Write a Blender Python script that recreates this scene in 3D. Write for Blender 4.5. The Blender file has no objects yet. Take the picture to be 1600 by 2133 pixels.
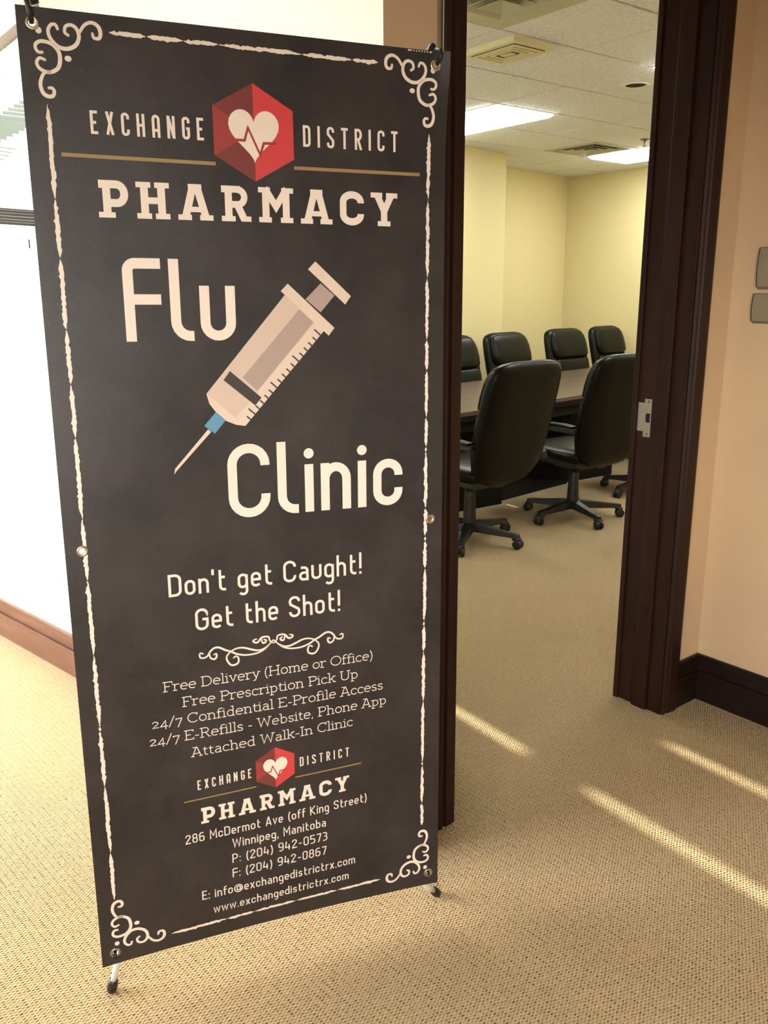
import bpy, math, random
from mathutils import Vector, Matrix
from mathutils.geometry import delaunay_2d_cdt
random.seed(7)
SC = bpy.context.scene
COL = SC.collection
PI = math.pi

# ------------------------------------------------------------------ camera
yaw, pitch, roll = math.radians(37.936), math.radians(14.607), math.radians(-0.392)
cf = Vector((math.cos(pitch)*math.sin(yaw), math.cos(pitch)*math.cos(yaw), -math.sin(pitch)))
cr0 = Vector((math.cos(yaw), -math.sin(yaw), 0)); cu0 = cr0.cross(cf)
cr = math.cos(roll)*cr0 + math.sin(roll)*cu0
cu = -math.sin(roll)*cr0 + math.cos(roll)*cu0
cam_d = bpy.data.cameras.new('camera'); cam = bpy.data.objects.new('camera', cam_d); COL.objects.link(cam)
cam_d.sensor_fit = 'HORIZONTAL'; cam_d.sensor_width = 36.0; cam_d.lens = 1771.08/1600*36.0
cam_d.clip_start = 0.02; cam_d.clip_end = 300
M = Matrix.Identity(4)
for i in range(3):
    M[i][0] = cr[i]; M[i][1] = cu[i]; M[i][2] = -cf[i]
M[2][3] = 1.5
cam.matrix_world = M
SC.camera = cam

# ------------------------------------------------------------------ world: pale overcast sky over darker ground
SKY = 30.0
w = bpy.data.worlds.new('world'); SC.world = w; w.use_nodes = True
nt = w.node_tree; nt.nodes.clear()
tc = nt.nodes.new('ShaderNodeTexCoord'); sx = nt.nodes.new('ShaderNodeSeparateXYZ')
rp = nt.nodes.new('ShaderNodeValToRGB'); bg = nt.nodes.new('ShaderNodeBackground'); wo = nt.nodes.new('ShaderNodeOutputWorld')
mm = nt.nodes.new('ShaderNodeMath'); mm.operation = 'MULTIPLY_ADD'; mm.inputs[1].default_value = .5; mm.inputs[2].default_value = .5
nt.links.new(tc.outputs['Generated'], sx.inputs[0]); nt.links.new(sx.outputs[2], mm.inputs[0]); nt.links.new(mm.outputs[0], rp.inputs[0])
rp.color_ramp.elements[0].position = .47; rp.color_ramp.elements[0].color = (.16, .145, .12, 1)
rp.color_ramp.elements[1].position = .52; rp.color_ramp.elements[1].color = (1.0, .97, .90, 1)
nt.links.new(rp.outputs[0], bg.inputs[0]); bg.inputs[1].default_value = SKY; nt.links.new(bg.outputs[0], wo.inputs[0])

# ------------------------------------------------------------------ sun (low, from beyond the meeting room)
sd = bpy.data.lights.new('sun', 'SUN'); sun = bpy.data.objects.new('sun', sd); COL.objects.link(sun)
sd.energy = 15.0; sd.color = (1, .95, .80); sd.angle = math.radians(0.55)
sun_dir = Vector((-.052, -1.0, -.42)).normalized()
sun.rotation_euler = sun_dir.to_track_quat('-Z', 'Y').to_euler()

# daylight portals in the two corridor windows (they only guide sampling of the sky)
def portal(y0, y1, z0, z1, x):
    d = bpy.data.lights.new('window_portal', 'AREA'); d.shape = 'RECTANGLE'; d.size = z1-z0; d.size_y = y1-y0
    o = bpy.data.objects.new('window_portal', d); COL.objects.link(o)
    o.location = (x, (y0+y1)/2, (z0+z1)/2); o.rotation_euler = (0, -PI/2, 0)
    d.cycles.is_portal = True
WX = -1.5
W1 = (2.5, 5.7, .10, 2.50); W2 = (-3.1, -.05, 1.0, 2.3)  # W2 is an unseen window added to light the banner front and right wall
portal(*W1, WX-.02); portal(*W2, WX-.02)

vs = SC.view_settings; vs.view_transform = 'Standard'; vs.look = 'None'; vs.gamma = 1; vs.use_curve_mapping = False
vs.exposure = 0.0
cy = SC.cycles; cy.use_denoising = True; cy.max_bounces = 10; cy.diffuse_bounces = 6; cy.glossy_bounces = 4
cy.sample_clamp_indirect = 12.0

# ------------------------------------------------------------------ materials
def mat(name, col, rough=.6, metal=0.0, spec=.5, coat=0.0, bump=None, var=None, emit=None):
    """bump=(scale,strength,dist) noise relief, var=(scale,amount,col2) mottled colour"""
    m = bpy.data.materials.new(name); m.use_nodes = True; n = m.node_tree; b = n.nodes['Principled BSDF']
    b.inputs['Base Color'].default_value = (*col, 1); b.inputs['Roughness'].default_value = rough
    b.inputs['Metallic'].default_value = metal; b.inputs['Specular IOR Level'].default_value = spec
    b.inputs['Coat Weight'].default_value = coat; b.inputs['Coat Roughness'].default_value = .15
    t = n.nodes.new('ShaderNodeTexCoord')
    if var:
        ns = n.nodes.new('ShaderNodeTexNoise'); ns.inputs['Scale'].default_value = var[0]; ns.inputs['Detail'].default_value = 5
        n.links.new(t.outputs['Object'], ns.inputs['Vector'])
        r = n.nodes.new('ShaderNodeMapRange'); r.inputs[1].default_value = .35; r.inputs[2].default_value = .65
        r.inputs[4].default_value = var[1]; n.links.new(ns.outputs[0], r.inputs[0])
        x = n.nodes.new('ShaderNodeMix'); x.data_type = 'RGBA'; x.inputs[6].default_value = (*col, 1); x.inputs[7].default_value = (*var[2], 1)
        n.links.new(r.outputs[0], x.inputs[0]); n.links.new(x.outputs[2], b.inputs['Base Color'])
    if bump:
        ns = n.nodes.new('ShaderNodeTexNoise'); ns.inputs['Scale'].default_value = bump[0]; ns.inputs['Detail'].default_value = 4
        n.links.new(t.outputs['Object'], ns.inputs['Vector'])
        bp = n.nodes.new('ShaderNodeBump'); bp.inputs['Strength'].default_value = bump[1]; bp.inputs['Distance'].default_value = bump[2]
        n.links.new(ns.outputs[0], bp.inputs['Height']); n.links.new(bp.outputs[0], b.inputs['Normal'])
    if emit:
        b.inputs['Emission Color'].default_value = (*emit[0], 1); b.inputs['Emission Strength'].default_value = emit[1]
    return m

def wood(name, c1, c2, rough, scale, axis=2):
    m = bpy.data.materials.new(name); m.use_nodes = True; n = m.node_tree; b = n.nodes['Principled BSDF']
    t = n.nodes.new('ShaderNodeTexCoord'); mp = n.nodes.new('ShaderNodeMapping'); ns = n.nodes.new('ShaderNodeTexNoise')
    s = [scale]*3; s[axis] = scale*.06; mp.inputs['Scale'].default_value = s
    n.links.new(t.outputs['Object'], mp.inputs[0]); n.links.new(mp.outputs[0], ns.inputs['Vector'])
    ns.inputs['Scale'].default_value = 1; ns.inputs['Detail'].default_value = 6; ns.inputs['Distortion'].default_value = .6
    r = n.nodes.new('ShaderNodeValToRGB'); r.color_ramp.elements[0].position = .3; r.color_ramp.elements[1].position = .7
    r.color_ramp.elements[0].color = (*c1, 1); r.color_ramp.elements[1].color = (*c2, 1)
    n.links.new(ns.outputs[0], r.inputs[0]); n.links.new(r.outputs[0], b.inputs['Base Color'])
    b.inputs['Roughness'].default_value = rough; b.inputs['Specular IOR Level'].default_value = .2
    return m

def carpet_material():
    m = bpy.data.materials.new('loop_carpet'); m.use_nodes = True; n = m.node_tree; b = n.nodes['Principled BSDF']
    N = n.nodes.new; K = n.links.new
    def math_(op, a, bb=None, c=None):
        q = N('ShaderNodeMath'); q.operation = op
        for i, v in enumerate((a, bb, c)):
            if v is None: continue
            if isinstance(v, (int, float)): q.inputs[i].default_value = v
            else: K(v, q.inputs[i])
        return q.outputs[0]
    t = N('ShaderNodeTexCoord'); mp = N('ShaderNodeMapping'); mp.inputs['Rotation'].default_value = (0, 0, math.radians(-5))
    K(t.outputs['Object'], mp.inputs[0])
    nd = N('ShaderNodeTexNoise'); nd.inputs['Scale'].default_value = 60; nd.inputs['Detail'].default_value = 2; K(mp.outputs[0], nd.inputs['Vector'])
    vm = N('ShaderNodeVectorMath'); vm.operation = 'SUBTRACT'; K(nd.outputs['Color'], vm.inputs[0]); vm.inputs[1].default_value = (.5, .5, .5)
    vs_ = N('ShaderNodeVectorMath'); vs_.operation = 'SCALE'; K(vm.outputs[0], vs_.inputs[0]); vs_.inputs['Scale'].default_value = .006
    va = N('ShaderNodeVectorMath'); va.operation = 'ADD'; K(mp.outputs[0], va.inputs[0]); K(vs_.outputs[0], va.inputs[1])
    s = N('ShaderNodeSeparateXYZ'); K(va.outputs[0], s.inputs[0])
    X = math_('DIVIDE', s.outputs[0], .0088); Y = math_('DIVIDE', s.outputs[1], .0085)
    ci = math_('FLOOR', X); fx = math_('SUBTRACT', math_('FRACT', X), .5)
    Y2 = math_('ADD', Y, math_('MULTIPLY', math_('MODULO', ci, 2), .5))
    ri = math_('FLOOR', Y2); fy = math_('SUBTRACT', math_('FRACT', Y2), .5)
    cb = N('ShaderNodeCombineXYZ'); K(ci, cb.inputs[0]); K(ri, cb.inputs[1])
    wn = N('ShaderNodeTexWhiteNoise'); wn.noise_dimensions = '2D'; K(cb.outputs[0], wn.inputs['Vector'])
    # loops are short ridges across the row; dark pits of uneven depth sit between them
    ay = math_('SUBTRACT', .5, math_('ABSOLUTE', fy))
    q = math_('ADD', math_('MULTIPLY', math_('MULTIPLY', ay, ay), 34), math_('MULTIPLY', math_('MULTIPLY', fx, fx), 11))
    pit = math_('EXPONENT', math_('MULTIPLY', q, -1))
    nr = N('ShaderNodeTexNoise'); nr.inputs['Scale'].default_value = 85; nr.inputs['Detail'].default_value = 2; K(t.outputs['Object'], nr.inputs['Vector'])
    amp = math_('MULTIPLY', math_('MAXIMUM', math_('MULTIPLY_ADD', nr.outputs[0], 3.4, -1.05), .12), math_('MULTIPLY', math_('MULTIPLY_ADD', wn.outputs[0], .7, .65), math_('MULTIPLY_ADD', math_('MODULO', math_('ABSOLUTE', ci), 2), -.55, 1)))
    pit = math_('MINIMUM', math_('MULTIPLY', pit, amp), 1)
    ridge = math_('MULTIPLY', math_('COSINE', math_('MULTIPLY', fy, 2*PI)), .22)
    fine = N('ShaderNodeTexNoise'); fine.inputs['Scale'].default_value = 700; fine.inputs['Detail'].default_value = 3; K(t.outputs['Object'], fine.inputs['Vector'])
    hgt = math_('SUBTRACT', math_('ADD', 1, ridge), pit)
    hh = math_('MULTIPLY_ADD', fine.outputs[0], .45, hgt)
    bp = N('ShaderNodeBump'); bp.inputs['Strength'].default_value = 1; bp.inputs['Distance'].default_value = .0048; K(hh, bp.inputs['Height'])
    K(bp.outputs[0], b.inputs['Normal'])
    big = N('ShaderNodeTexNoise'); big.inputs['Scale'].default_value = 3; big.inputs['Detail'].default_value = 4; K(t.outputs['Object'], big.inputs['Vector'])
    r = N('ShaderNodeValToRGB'); e = r.color_ramp.elements
    e[0].position = .1; e[0].color = (.06, .036, .013, 1); e[1].position = 1.2/1.3; e[1].color = (.53, .385, .195, 1)
    q = e.new(.55); q.color = (.36, .252, .115, 1)
    K(math_('DIVIDE', math_('MULTIPLY_ADD', math_('SUBTRACT', fine.outputs[0], .5), .9, hgt), 1.3), r.inputs[0])
    mx = N('ShaderNodeMix'); mx.data_type = 'RGBA'; mx.blend_type = 'MULTIPLY'; mx.inputs[0].default_value = 1
    cr_ = N('ShaderNodeMapRange'); cr_.inputs[3].default_value = .9; cr_.inputs[4].default_value = 1.08; K(big.outputs[0], cr_.inputs[0])
    K(r.outputs[0], mx.inputs[6]); K(cr_.outputs[0], mx.inputs[7]); K(mx.outputs[2], b.inputs['Base Color'])
    b.inputs['Roughness'].default_value = .95; b.inputs['Specular IOR Level'].default_value = .15
    b.inputs['Sheen Weight'].default_value = .25
    return m

CARPET = carpet_material()
WALLTAN = mat('tan_plaster', (.56, .40, .235), .6, var=(2.2, .8, (.48, .35, .23)), bump=(9, .12, .01))
WALLYEL = mat('yellow_beige_paint', (.64, .555, .30), .75, bump=(60, .05, .002))
CEILC = mat('corridor_ceiling_paint', (.30, .28, .26), .9)
PALE = mat('pale_beige_paint', (.40, .37, .34), .8)
WHITEW = mat('bright_view_white', (.86, .86, .86), .8)  # near-white so the view through window_1 reads overexposed
CREAMW = mat('washed_out_tan_plaster', (.80, .74, .62), .6, bump=(9, .1, .01))  # paler copy of the tan plaster, daylight wash-out is in the colour
TILE = mat('fissured_ceiling_tile', (.86, .89, .90), .95, bump=(55, 1.0, .016), var=(45, .6, (.66, .68, .68)))
TILEDARK = mat('ceiling_seam', (.10, .09, .07), .9)
MAHO = wood('dark_mahogany', (.013, .0045, .003), (.027, .009, .006), .45, 26)
MAHOT = wood('dark_mahogany_trim', (.008, .0045, .0035), (.016, .008, .006), .45, 30, 0)
GLOSSB = wood('brown_baseboard_wood', (.075, .034, .022), (.10, .05, .034), .32, 20, 1)
TABLETOP = wood('table_veneer', (.075, .048, .034), (.13, .09, .065), .28, 14, 0)
BLACKW = mat('black_table_base', (.005, .005, .004), .6, spec=.15)
LEATHER = mat('black_leather', (.0035, .004, .0028), .34, spec=.14, bump=(90, .25, .003))
PLAST = mat('black_plastic', (.008, .009, .008), .42)
CHROME = mat('chrome', (.7, .7, .7), .2, 1)
STEEL = mat('brushed_steel', (.42, .42, .36), .38, 1, bump=(300, .1, .0005))
SIGNM = mat('bronze_grey_metal', (.36, .31, .22), .4, .45)
SILVER = mat('silver_pole', (.72, .73, .74), .32, .3)
RUBBER = mat('black_rubber', (.006, .006, .007), .45)
BRASS = mat('nickel_grommet', (.52, .46, .34), .3, 1)
IVORY = mat('ivory_vent_plastic', (.72, .68, .42), .6)
VENTG = mat('grey_green_vent_metal', (.50, .50, .36), .55)
DARK = mat('dark_void', (.004, .004, .004), .9)
WHITEM = mat('white_enamel', (.8, .78, .7), .5)
LAMP = mat('lit_light_panel', (.9, .9, .9), .6, emit=((.96, 1, .93), 20.0))
BLINDG = mat('grey_green_blind', (.10, .125, .115), .6, spec=.05)
BLINDD = mat('dark_blue_grey_blind', (.003, .0035, .006), .6, spec=.03)
BLINDW = mat('pale_blind', (.09, .10, .10), .6, spec=.05)
GLASSM = bpy.data.materials.new('window_glass'); GLASSM.use_nodes = True
_g = GLASSM.node_tree; _g.nodes.clear()
_o = _g.nodes.new('ShaderNodeOutputMaterial'); _t = _g.nodes.new('ShaderNodeBsdfTransparent'); _l = _g.nodes.new('ShaderNodeBsdfGlossy')
_l.inputs['Roughness'].default_value = .02; _x = _g.nodes.new('ShaderNodeMixShader'); _x.inputs[0].default_value = .06
_g.links.new(_t.outputs[0], _x.inputs[1]); _g.links.new(_l.outputs[0], _x.inputs[2]); _g.links.new(_x.outputs[0], _o.inputs[0])

# ------------------------------------------------------------------ mesh helpers
class MB:
    def __init__(s): s.v = []; s.f = []
    def add(s, v, f):
        k = len(s.v); s.v += [tuple(p) for p in v]; s.f += [tuple(i+k for i in q) for q in f]; return s
    def box(s, x0, x1, y0, y1, z0, z1, m=None):
        v = [(x0,y0,z0),(x1,y0,z0),(x1,y1,z0),(x0,y1,z0),(x0,y0,z1),(x1,y0,z1),(x1,y1,z1),(x0,y1,z1)]
        if m is not None: v = [m @ Vector(p) for p in v]
        return s.add(v, [(3,2,1,0),(4,5,6,7),(0,1,5,4),(1,2,6,5),(2,3,7,6),(3,0,4,7)])
    def prism(s, poly, z0, z1, m=None):
        n = len(poly); v = [(x, y, z0) for x, y in poly] + [(x, y, z1) for x, y in poly]
        if m is not None: v = [m @ Vector(p) for p in v]
        return s.add(v, [tuple(reversed(range(n))), tuple(range(n, 2*n))] + [(i, (i+1) % n, (i+1) % n+n, i+n) for i in range(n)])
    def loft(s, rings, cap=True):
        n = len(rings[0]); k = len(s.v)
        for r in rings: s.v += [tuple(p) for p in r]
        for a in range(len(rings)-1):
            for i in range(n):
                j = (i+1) % n; s.f.append((k+a*n+i, k+a*n+j, k+(a+1)*n+j, k+(a+1)*n+i))
        if cap:
            s.f.append(tuple(k+i for i in reversed(range(n)))); e = k+(len(rings)-1)*n; s.f.append(tuple(e+i for i in range(n)))
        return s
    def tube(s, pts, r, n=10, cap=True):
        pts = [Vector(p) for p in pts]; rings = []
        up = Vector((0, 0, 1)); prev = None
        for i, p in enumerate(pts):
            d = (pts[min(i+1, len(pts)-1)] - pts[max(i-1, 0)]).normalized()
            if prev is None:
                a = d.orthogonal().normalized()
            else:
                a = (prev - d*prev.dot(d)).normalized()
            prev = a; b = d.cross(a); rr = r[i] if isinstance(r, (list, tuple)) else r
            rings.append([p + (a*math.cos(t)+b*math.sin(t))*rr for t in (2*PI*j/n for j in range(n))])
        return s.loft(rings, cap)
    def lathe(s, prof, c=(0,0,0), n=20, m=None):
        rings = [[(c[0]+r*math.cos(t), c[1]+r*math.sin(t), c[2]+z) for t in (2*PI*j/n for j in range(n))] for r, z in prof]
        if m is not None: rings = [[m @ Vector(p) for p in R] for R in rings]
        return s.loft(rings, True)
    def mesh(s, name, smooth=False):
        me = bpy.data.meshes.new(name); me.from_pydata(s.v, [], s.f); me.validate()
        if smooth: me.polygons.foreach_set('use_smooth', [True]*len(me.polygons))
        me.update(); return me

def obj(name, mb, m, parent=None, smooth=False, bevel=0, loc=None, rot=None, label=None, kind=None):
    me = mb if isinstance(mb, bpy.types.Mesh) else mb.mesh(name, smooth)
    if m is not None and not me.materials: me.materials.append(m)
    o = bpy.data.objects.new(name, me); COL.objects.link(o)
    if parent is not None: o.parent = parent
    if loc is not None: o.location = loc
    if rot is not None: o.rotation_euler = rot
    if bevel:
        b = o.modifiers.new('bevel', 'BEVEL'); b.width = bevel; b.segments = 2; b.limit_method = 'ANGLE'
    if label: o['label'] = label
    if kind: o['kind'] = kind
    return o
def struct(name, mb, m, label=None, bevel=0, parent=None):
    o = obj(name, mb, m, parent, bevel=bevel, label=label)
    if parent is None: o['kind'] = 'structure'
    return o
def tag(o, label, cat, group=None):
    o['label'] = label; o['category'] = cat
    if group: o['group'] = group
    return o
def empty(name, loc=(0,0,0), rz=0):
    o = bpy.data.objects.new(name, None); COL.objects.link(o); o.location = loc; o.rotation_euler = (0, 0, rz); o.empty_display_size = .1
    return o

# ================================================================== SETTING
H = 2.724
struct('floor', MB().box(-3.0, 8.6, -4.0, 7.4, -.1, 0), CARPET, 'beige loop pile carpet with dotted rows')

# --- corridor right wall, door wall, left wall, far wall, window wall, back wall, ceiling
struct('wall_right', MB().box(2.745, 2.95, -4.0, 1.61, 0, H), WALLTAN, 'tan mottled plaster wall right of the doorway')
HD = 2.46
struct('wall_doorway', MB().box(2.56, 8.3, 1.61, 1.78, 0, H).box(1.262, 1.447, 1.61, 1.78, 0, H).box(1.447, 2.56, 1.61, 1.78, HD+.03, H),
       WALLTAN, 'tan plaster wall holding the doorway')
Lw = Vector((1.262-.0, 1.61, 0)); Ld = Vector((-.1747, .9846, 0)).normalized(); Ln = Vector((Ld.y, -Ld.x, 0))   # Ln points away from corridor (+X)
def LM(): # local frame: x along wall, y into wall, z up
    m = Matrix.Identity(4)
    for i in range(3): m[i][0] = Ld[i]; m[i][1] = Ln[i]; m[i][3] = Lw[i]
    return m
LMx = LM()
# left wall with a window opening (s0..s1, z0..z1)
ws0, ws1, wz0, wz1 = 1.60, 3.0, 1.20, 2.723
mb = MB()
mb.box(0, ws0, 0, .12, 0, H, LMx).box(ws1, 4.6, 0, .12, 0, H, LMx).box(ws0, ws1, 0, .12, 0, wz0, LMx).box(ws0, ws1, 0, .12, wz1, H, LMx)
struct('wall_left', mb, CREAMW, 'tan plaster wall behind the banner, daylight wash-out put into its paler colour')
bb = MB()
bb.box(-.02, 4.6, -.022, .0, 0, .112, LMx)
bb.box(-.02, 4.6, -.012, .0, .112, .165, LMx)
struct('sun_block_wall', MB().box(.2, 2.05, 6.7, 6.85, 0, 5.4), WHITEW, 'added white wall blocking the sun behind the left window')  # added to keep the sun from streaking in through window_1
struct('baseboard_left', bb, GLOSSB, 'two-step brown wooden baseboard lit by daylight', bevel=.002)
tm = MB().box(-.02, 4.6, -.026, -.003, .1085, .1165, LMx).box(-.02, 4.6, -.016, .0, .165, .1745, LMx)
struct('trim_1', tm, GLOSSB, 'rounded beads along the brown baseboard', bevel=.0025)
struct('wall_far', MB().box(-1.62, .6, 6.0, 6.15, 0, H), PALE)
struct('wall_back', MB().box(-1.62, 2.95, -4.12, -4.0, 0, H), PALE)
def holed_wall_x(x0, x1, y0, y1, holes):
    m = MB(); y = y0
    for (a, b, z0, z1) in sorted(holes):
        m.box(x0, x1, y, a, 0, H); m.box(x0, x1, a, b, 0, z0); m.box(x0, x1, a, b, z1, H); y = b
    m.box(x0, x1, y, y1, 0, H); return m
struct('wall_window', holed_wall_x(WX-.12, WX, -4.0, 6.15, [W1, W2]), PALE, 'corridor wall with the daylight window and an added fill window')
struct('ceiling_corridor', MB().box(-1.62, 2.95, -4.12, 1.78, H, H+.1).box(-1.62, .98, 1.78, 6.15, H, H+.1), CEILC)
def window_frame(name, y0, y1, z0, z1, n):
    fr = MB(); t = .05
    fr.box(WX-.09, WX-.03, y0, y1, z0, z0+t).box(WX-.09, WX-.03, y0, y1, z1-t, z1)
    for i in range(n+1):
        yy = y0 + (y1-y0-t)*i/n; fr.box(WX-.09, WX-.03, yy, yy+t, z0+t, z1-t)
    o = struct(name, fr, WHITEM)
    obj('pane', MB().box(WX-.064, WX-.058, y0+t, y1-t, z0+t, z1-t), GLASSM, o)
window_frame('window_2', *W1, 3); window_frame('fill_window', *W2, 2)

# small window in the left wall, with a venetian blind hung across the niche behind it
wn = MB(); t = .02
wn.box(ws0, ws1, .03, .07, wz0, wz0+t, LMx).box(ws0, ws1, .03, .07, wz1-t, wz1, LMx).box(ws0, ws0+t, .03, .07, wz0+t, wz1-t, LMx).box(ws1-t, ws1, .03, .07, wz0+t, wz1-t, LMx)
w1 = struct('window_1', wn, WHITEM, 'over-bright window at the left edge, beside the banner')
obj('pane', MB().box(ws0+t, ws1-t, .048, .052, wz0+t, wz1-t, LMx), GLASSM, w1)

# baseboards beside the door
def base2(name, boxes, label):
    return struct(name, boxes, MAHOT, label, bevel=.002)
b = MB().box(2.724, 2.745, -4.0, 1.61, 0, .112).box(2.733, 2.745, -4.0, 1.61, .112, .168).box(2.7215, 2.745, -4.0, 1.61, .108, .115).box(2.7295, 2.745, -4.0, 1.61, .168, .176)
base2('baseboard_right', b, 'near-black two-step wooden baseboard on the right wall')
b = MB().box(2.592, 2.724, 1.589, 1.61, 0, .112).box(2.592, 2.733, 1.598, 1.61, .112, .168).box(2.592, 2.7215, 1.5865, 1.61, .108, .115).box(2.592, 2.7295, 1.5945, 1.61, .168, .176)
base2('baseboard_doorway', b, 'short near-black baseboard between door casing and corner')

# --- door frame
door = empty('door_1', (0, 0, 0)); door['kind'] = 'structure'; door['label'] = 'dark mahogany frame of the open doorway'
# right side jamb: body, stop, casing with stepped profile
obj('jamb', MB().box(2.509, 2.56, 1.600, 1.786, 0, HD), MAHO, door, bevel=.0015)
obj('door_stop', MB().box(2.497, 2.509, 1.655, 1.716, 0, HD), MAHO, door, bevel=.002)
cs = MB().prism([(2.514,1.610),(2.514,1.596),(2.520,1.590),(2.530,1.590),(2.532,1.5945),(2.538,1.5945),(2.541,1.588),(2.580,1.584),(2.590,1.586),(2.592,1.592),(2.592,1.610)], 0, HD+.09)
obj('casing', cs, MAHO, door)
obj('casing', MB().box(2.50, 2.592, 1.78, 1.80, 0, HD+.09), MAHO, door, bevel=.003)
# left side
obj('jamb', MB().box(1.447, 1.498, 1.600, 1.786, 0, HD), MAHO, door, bevel=.0015)
obj('door_stop', MB().box(1.498, 1.510, 1.655, 1.716, 0, HD), MAHO, door, bevel=.002)
cs = MB().prism([(1.496,1.610),(1.496,1.596),(1.490,1.590),(1.455,1.587),(1.452,1.5935),(1.446,1.5935),(1.443,1.588),(1.434,1.585),(1.427,1.587),(1.426,1.610)], 0, HD+.09)
obj('casing', cs, MAHO, door)
obj('casing', MB().box(1.42, 1.505, 1.78, 1.80, 0, HD+.09), MAHO, door, bevel=.003)
obj('header', MB().box(1.447, 2.56, 1.600, 1.786, HD, HD+.035), MAHO, door)
obj('edge_strip', MB().box(1.4175, 1.4255, 1.598, 1.610, 0, H), STEEL, door, label='thin grey metal strip beside the left casing')
obj('edge_strip', MB().box(1.4255, 1.4262, 1.597, 1.610, 0, H), WHITEM, door)

# strike plate on the right jamb (faces -X)
def cdt_plate(outer, holes, x0, x1, name, m, parent, place, label=None):
    """flat plate with holes; place(a,b,t) -> 3D, t in (0,1) thickness"""
    pts = [Vector(p) for p in outer]; loops = [list(range(len(outer)))]
    for h in holes:
        k = len(pts); pts += [Vector(p) for p in h]; loops.append(list(range(k, k+len(h))))
    edges = [(l[i], l[(i+1) % len(l)]) for l in loops for i in range(len(l))]
    vo, eo, fo, *_ = delaunay_2d_cdt(pts, edges, [], 1, 1e-6)
    def inside(p, poly):
        c = False; n = len(poly)
        for i in range(n):
            a, b2 = poly[i], poly[(i+1) % n]
            if (a[1] > p[1]) != (b2[1] > p[1]) and p[0] < (b2[0]-a[0])*(p[1]-a[1])/(b2[1]-a[1])+a[0]: c = not c
        return c
    fs = []
    for f in fo:
        c = (sum(vo[i][0] for i in f)/len(f), sum(vo[i][1] for i in f)/len(f))
        if inside(c, outer) and not any(inside(c, h) for h in holes): fs.append(f)
    n = len(vo); mb = MB()
    V = [place(p[0], p[1], 0) for p in vo] + [place(p[0], p[1], 1) for p in vo]
    F = [tuple(f) for f in fs] + [tuple(i+n for i in reversed(f)) for f in fs]
    cnt = {}
    for f in fs:
        for i in range(len(f)):
            a, b2 = f[i], f[(i+1) % len(f)]; cnt[(a, b2)] = 1
    for (a, b2) in list(cnt):
        if (b2, a) not in cnt: F.append((b2, a, a+n, b2+n))
    mb.add(V, F)
    return obj(name, mb, m, parent, label=label)
def circ(cx, cy_, r, n=16): return [(cx+r*math.cos(2*PI*i/n), cy_+r*math.sin(2*PI*i/n)) for i in range(n)]
so = [(1.7235,1.003),(1.752,1.003),(1.752,1.0216),(1.7775,1.0216),(1.7775,1.120),(1.752,1.120),(1.752,1.134),(1.7235,1.134)]
hole = [(1.728,1.053),(1.742,1.053),(1.7455,1.058),(1.7455,1.080),(1.742,1.085),(1.728,1.085)]
sp = cdt_plate(so, [hole], 0, 0, 'strike_plate', STEEL, door, lambda a, b2, t: (2.509-.0022*(t)-.0001, a, b2), 'brushed steel strike plate')
obj('latch_hole', MB().box(2.5083, 2.5088, 1.727, 1.747, 1.052, 1.086), DARK, sp)
for zz in (1.0125, 1.1255):
    obj('screw', MB().lathe([(.0, 0), (.0042, 0), (.0034, .0012), (0, .0014)], n=12, m=Matrix.Translation((2.5068, 1.7365, zz)) @ Matrix.Rotation(-PI/2, 4, 'Y')), mat('screw_steel', (.25,.25,.2), .4, 1), sp)

# --- meeting room shell
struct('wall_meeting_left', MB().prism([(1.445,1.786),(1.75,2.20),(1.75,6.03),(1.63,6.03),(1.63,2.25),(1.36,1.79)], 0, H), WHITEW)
# window wall far: base direction 8.9 deg
fa = math.radians(8.9); fd = Vector((math.cos(fa), math.sin(fa), 0)); fn = Vector((-math.sin(fa), math.cos(fa), 0))
F0 = Vector((6.82, 6.595, 0))
def FM(o):
    m = Matrix.Identity(4)
    for i in range(3): m[i][0] = fd[i]; m[i][1] = fn[i]; m[i][3] = o[i]
    return m
FMx = FM(F0)
# solid part visible through the door plus a far-left part with slits between closed blinds
def slit_wall():
    m = MB(); D = .04
    m.box(-.9, 1.6, 0, .15, 0, H, FMx)
    return m
struct('wall_meeting_far', slit_wall(), WALLYEL, 'yellow-beige far wall of the meeting room')
# column block in front of the far wall (its face is the bright left wall piece)
struct('wall_meeting_column', MB().prism([(4.9,5.745),(6.18,6.02),(6.13,6.60),(4.85,6.3)], 0, H), WALLYEL, 'yellow-beige projecting wall block left of the far corner')
struct('wall_meeting_right', MB().prism([(7.935,6.95),(8.02,5.0),(8.12,1.78),(8.3,1.78),(8.2,6.95)], 0, H), WALLYEL, 'yellow-beige right wall of the meeting room')
# window wall at Y~5.9 for X 1.63..4.9 with closed blinds leaving narrow gaps
GY = 5.9
def gap(xf, yf): return xf + .052*(GY-yf)     # where the ray that lands at (xf,yf) crosses the window plane
g1 = gap(1.918, 1.3); g2 = gap(2.345, 1.2); g3 = gap(4.353, 4.0)
tn = .42
zbreak0, zbreak1 = (GY-1.615)*tn, (GY-1.44)*tn
w4 = MB()
xs = [(1.751, g1-.026), (g1+.026, g2-.022), (g2+.022, g3-.012), (g3+.012, 5.0)]
for a, b2 in xs: w4.box(a, b2, GY, GY+.12, 0, H)
w4.box(g1-.027, g1+.027, GY, GY+.12, 0, (GY-2.6)*tn).box(g1-.027, g1+.027, GY, GY+.12, zbreak0, zbreak1).box(g1-.027, g1+.027, GY, GY+.12, 2.62, H)
w4.box(g2-.022, g2+.022, GY, GY+.12, 0, (GY-1.45)*tn).box(g2-.022, g2+.022, GY, GY+.12, 2.62, H)
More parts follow.
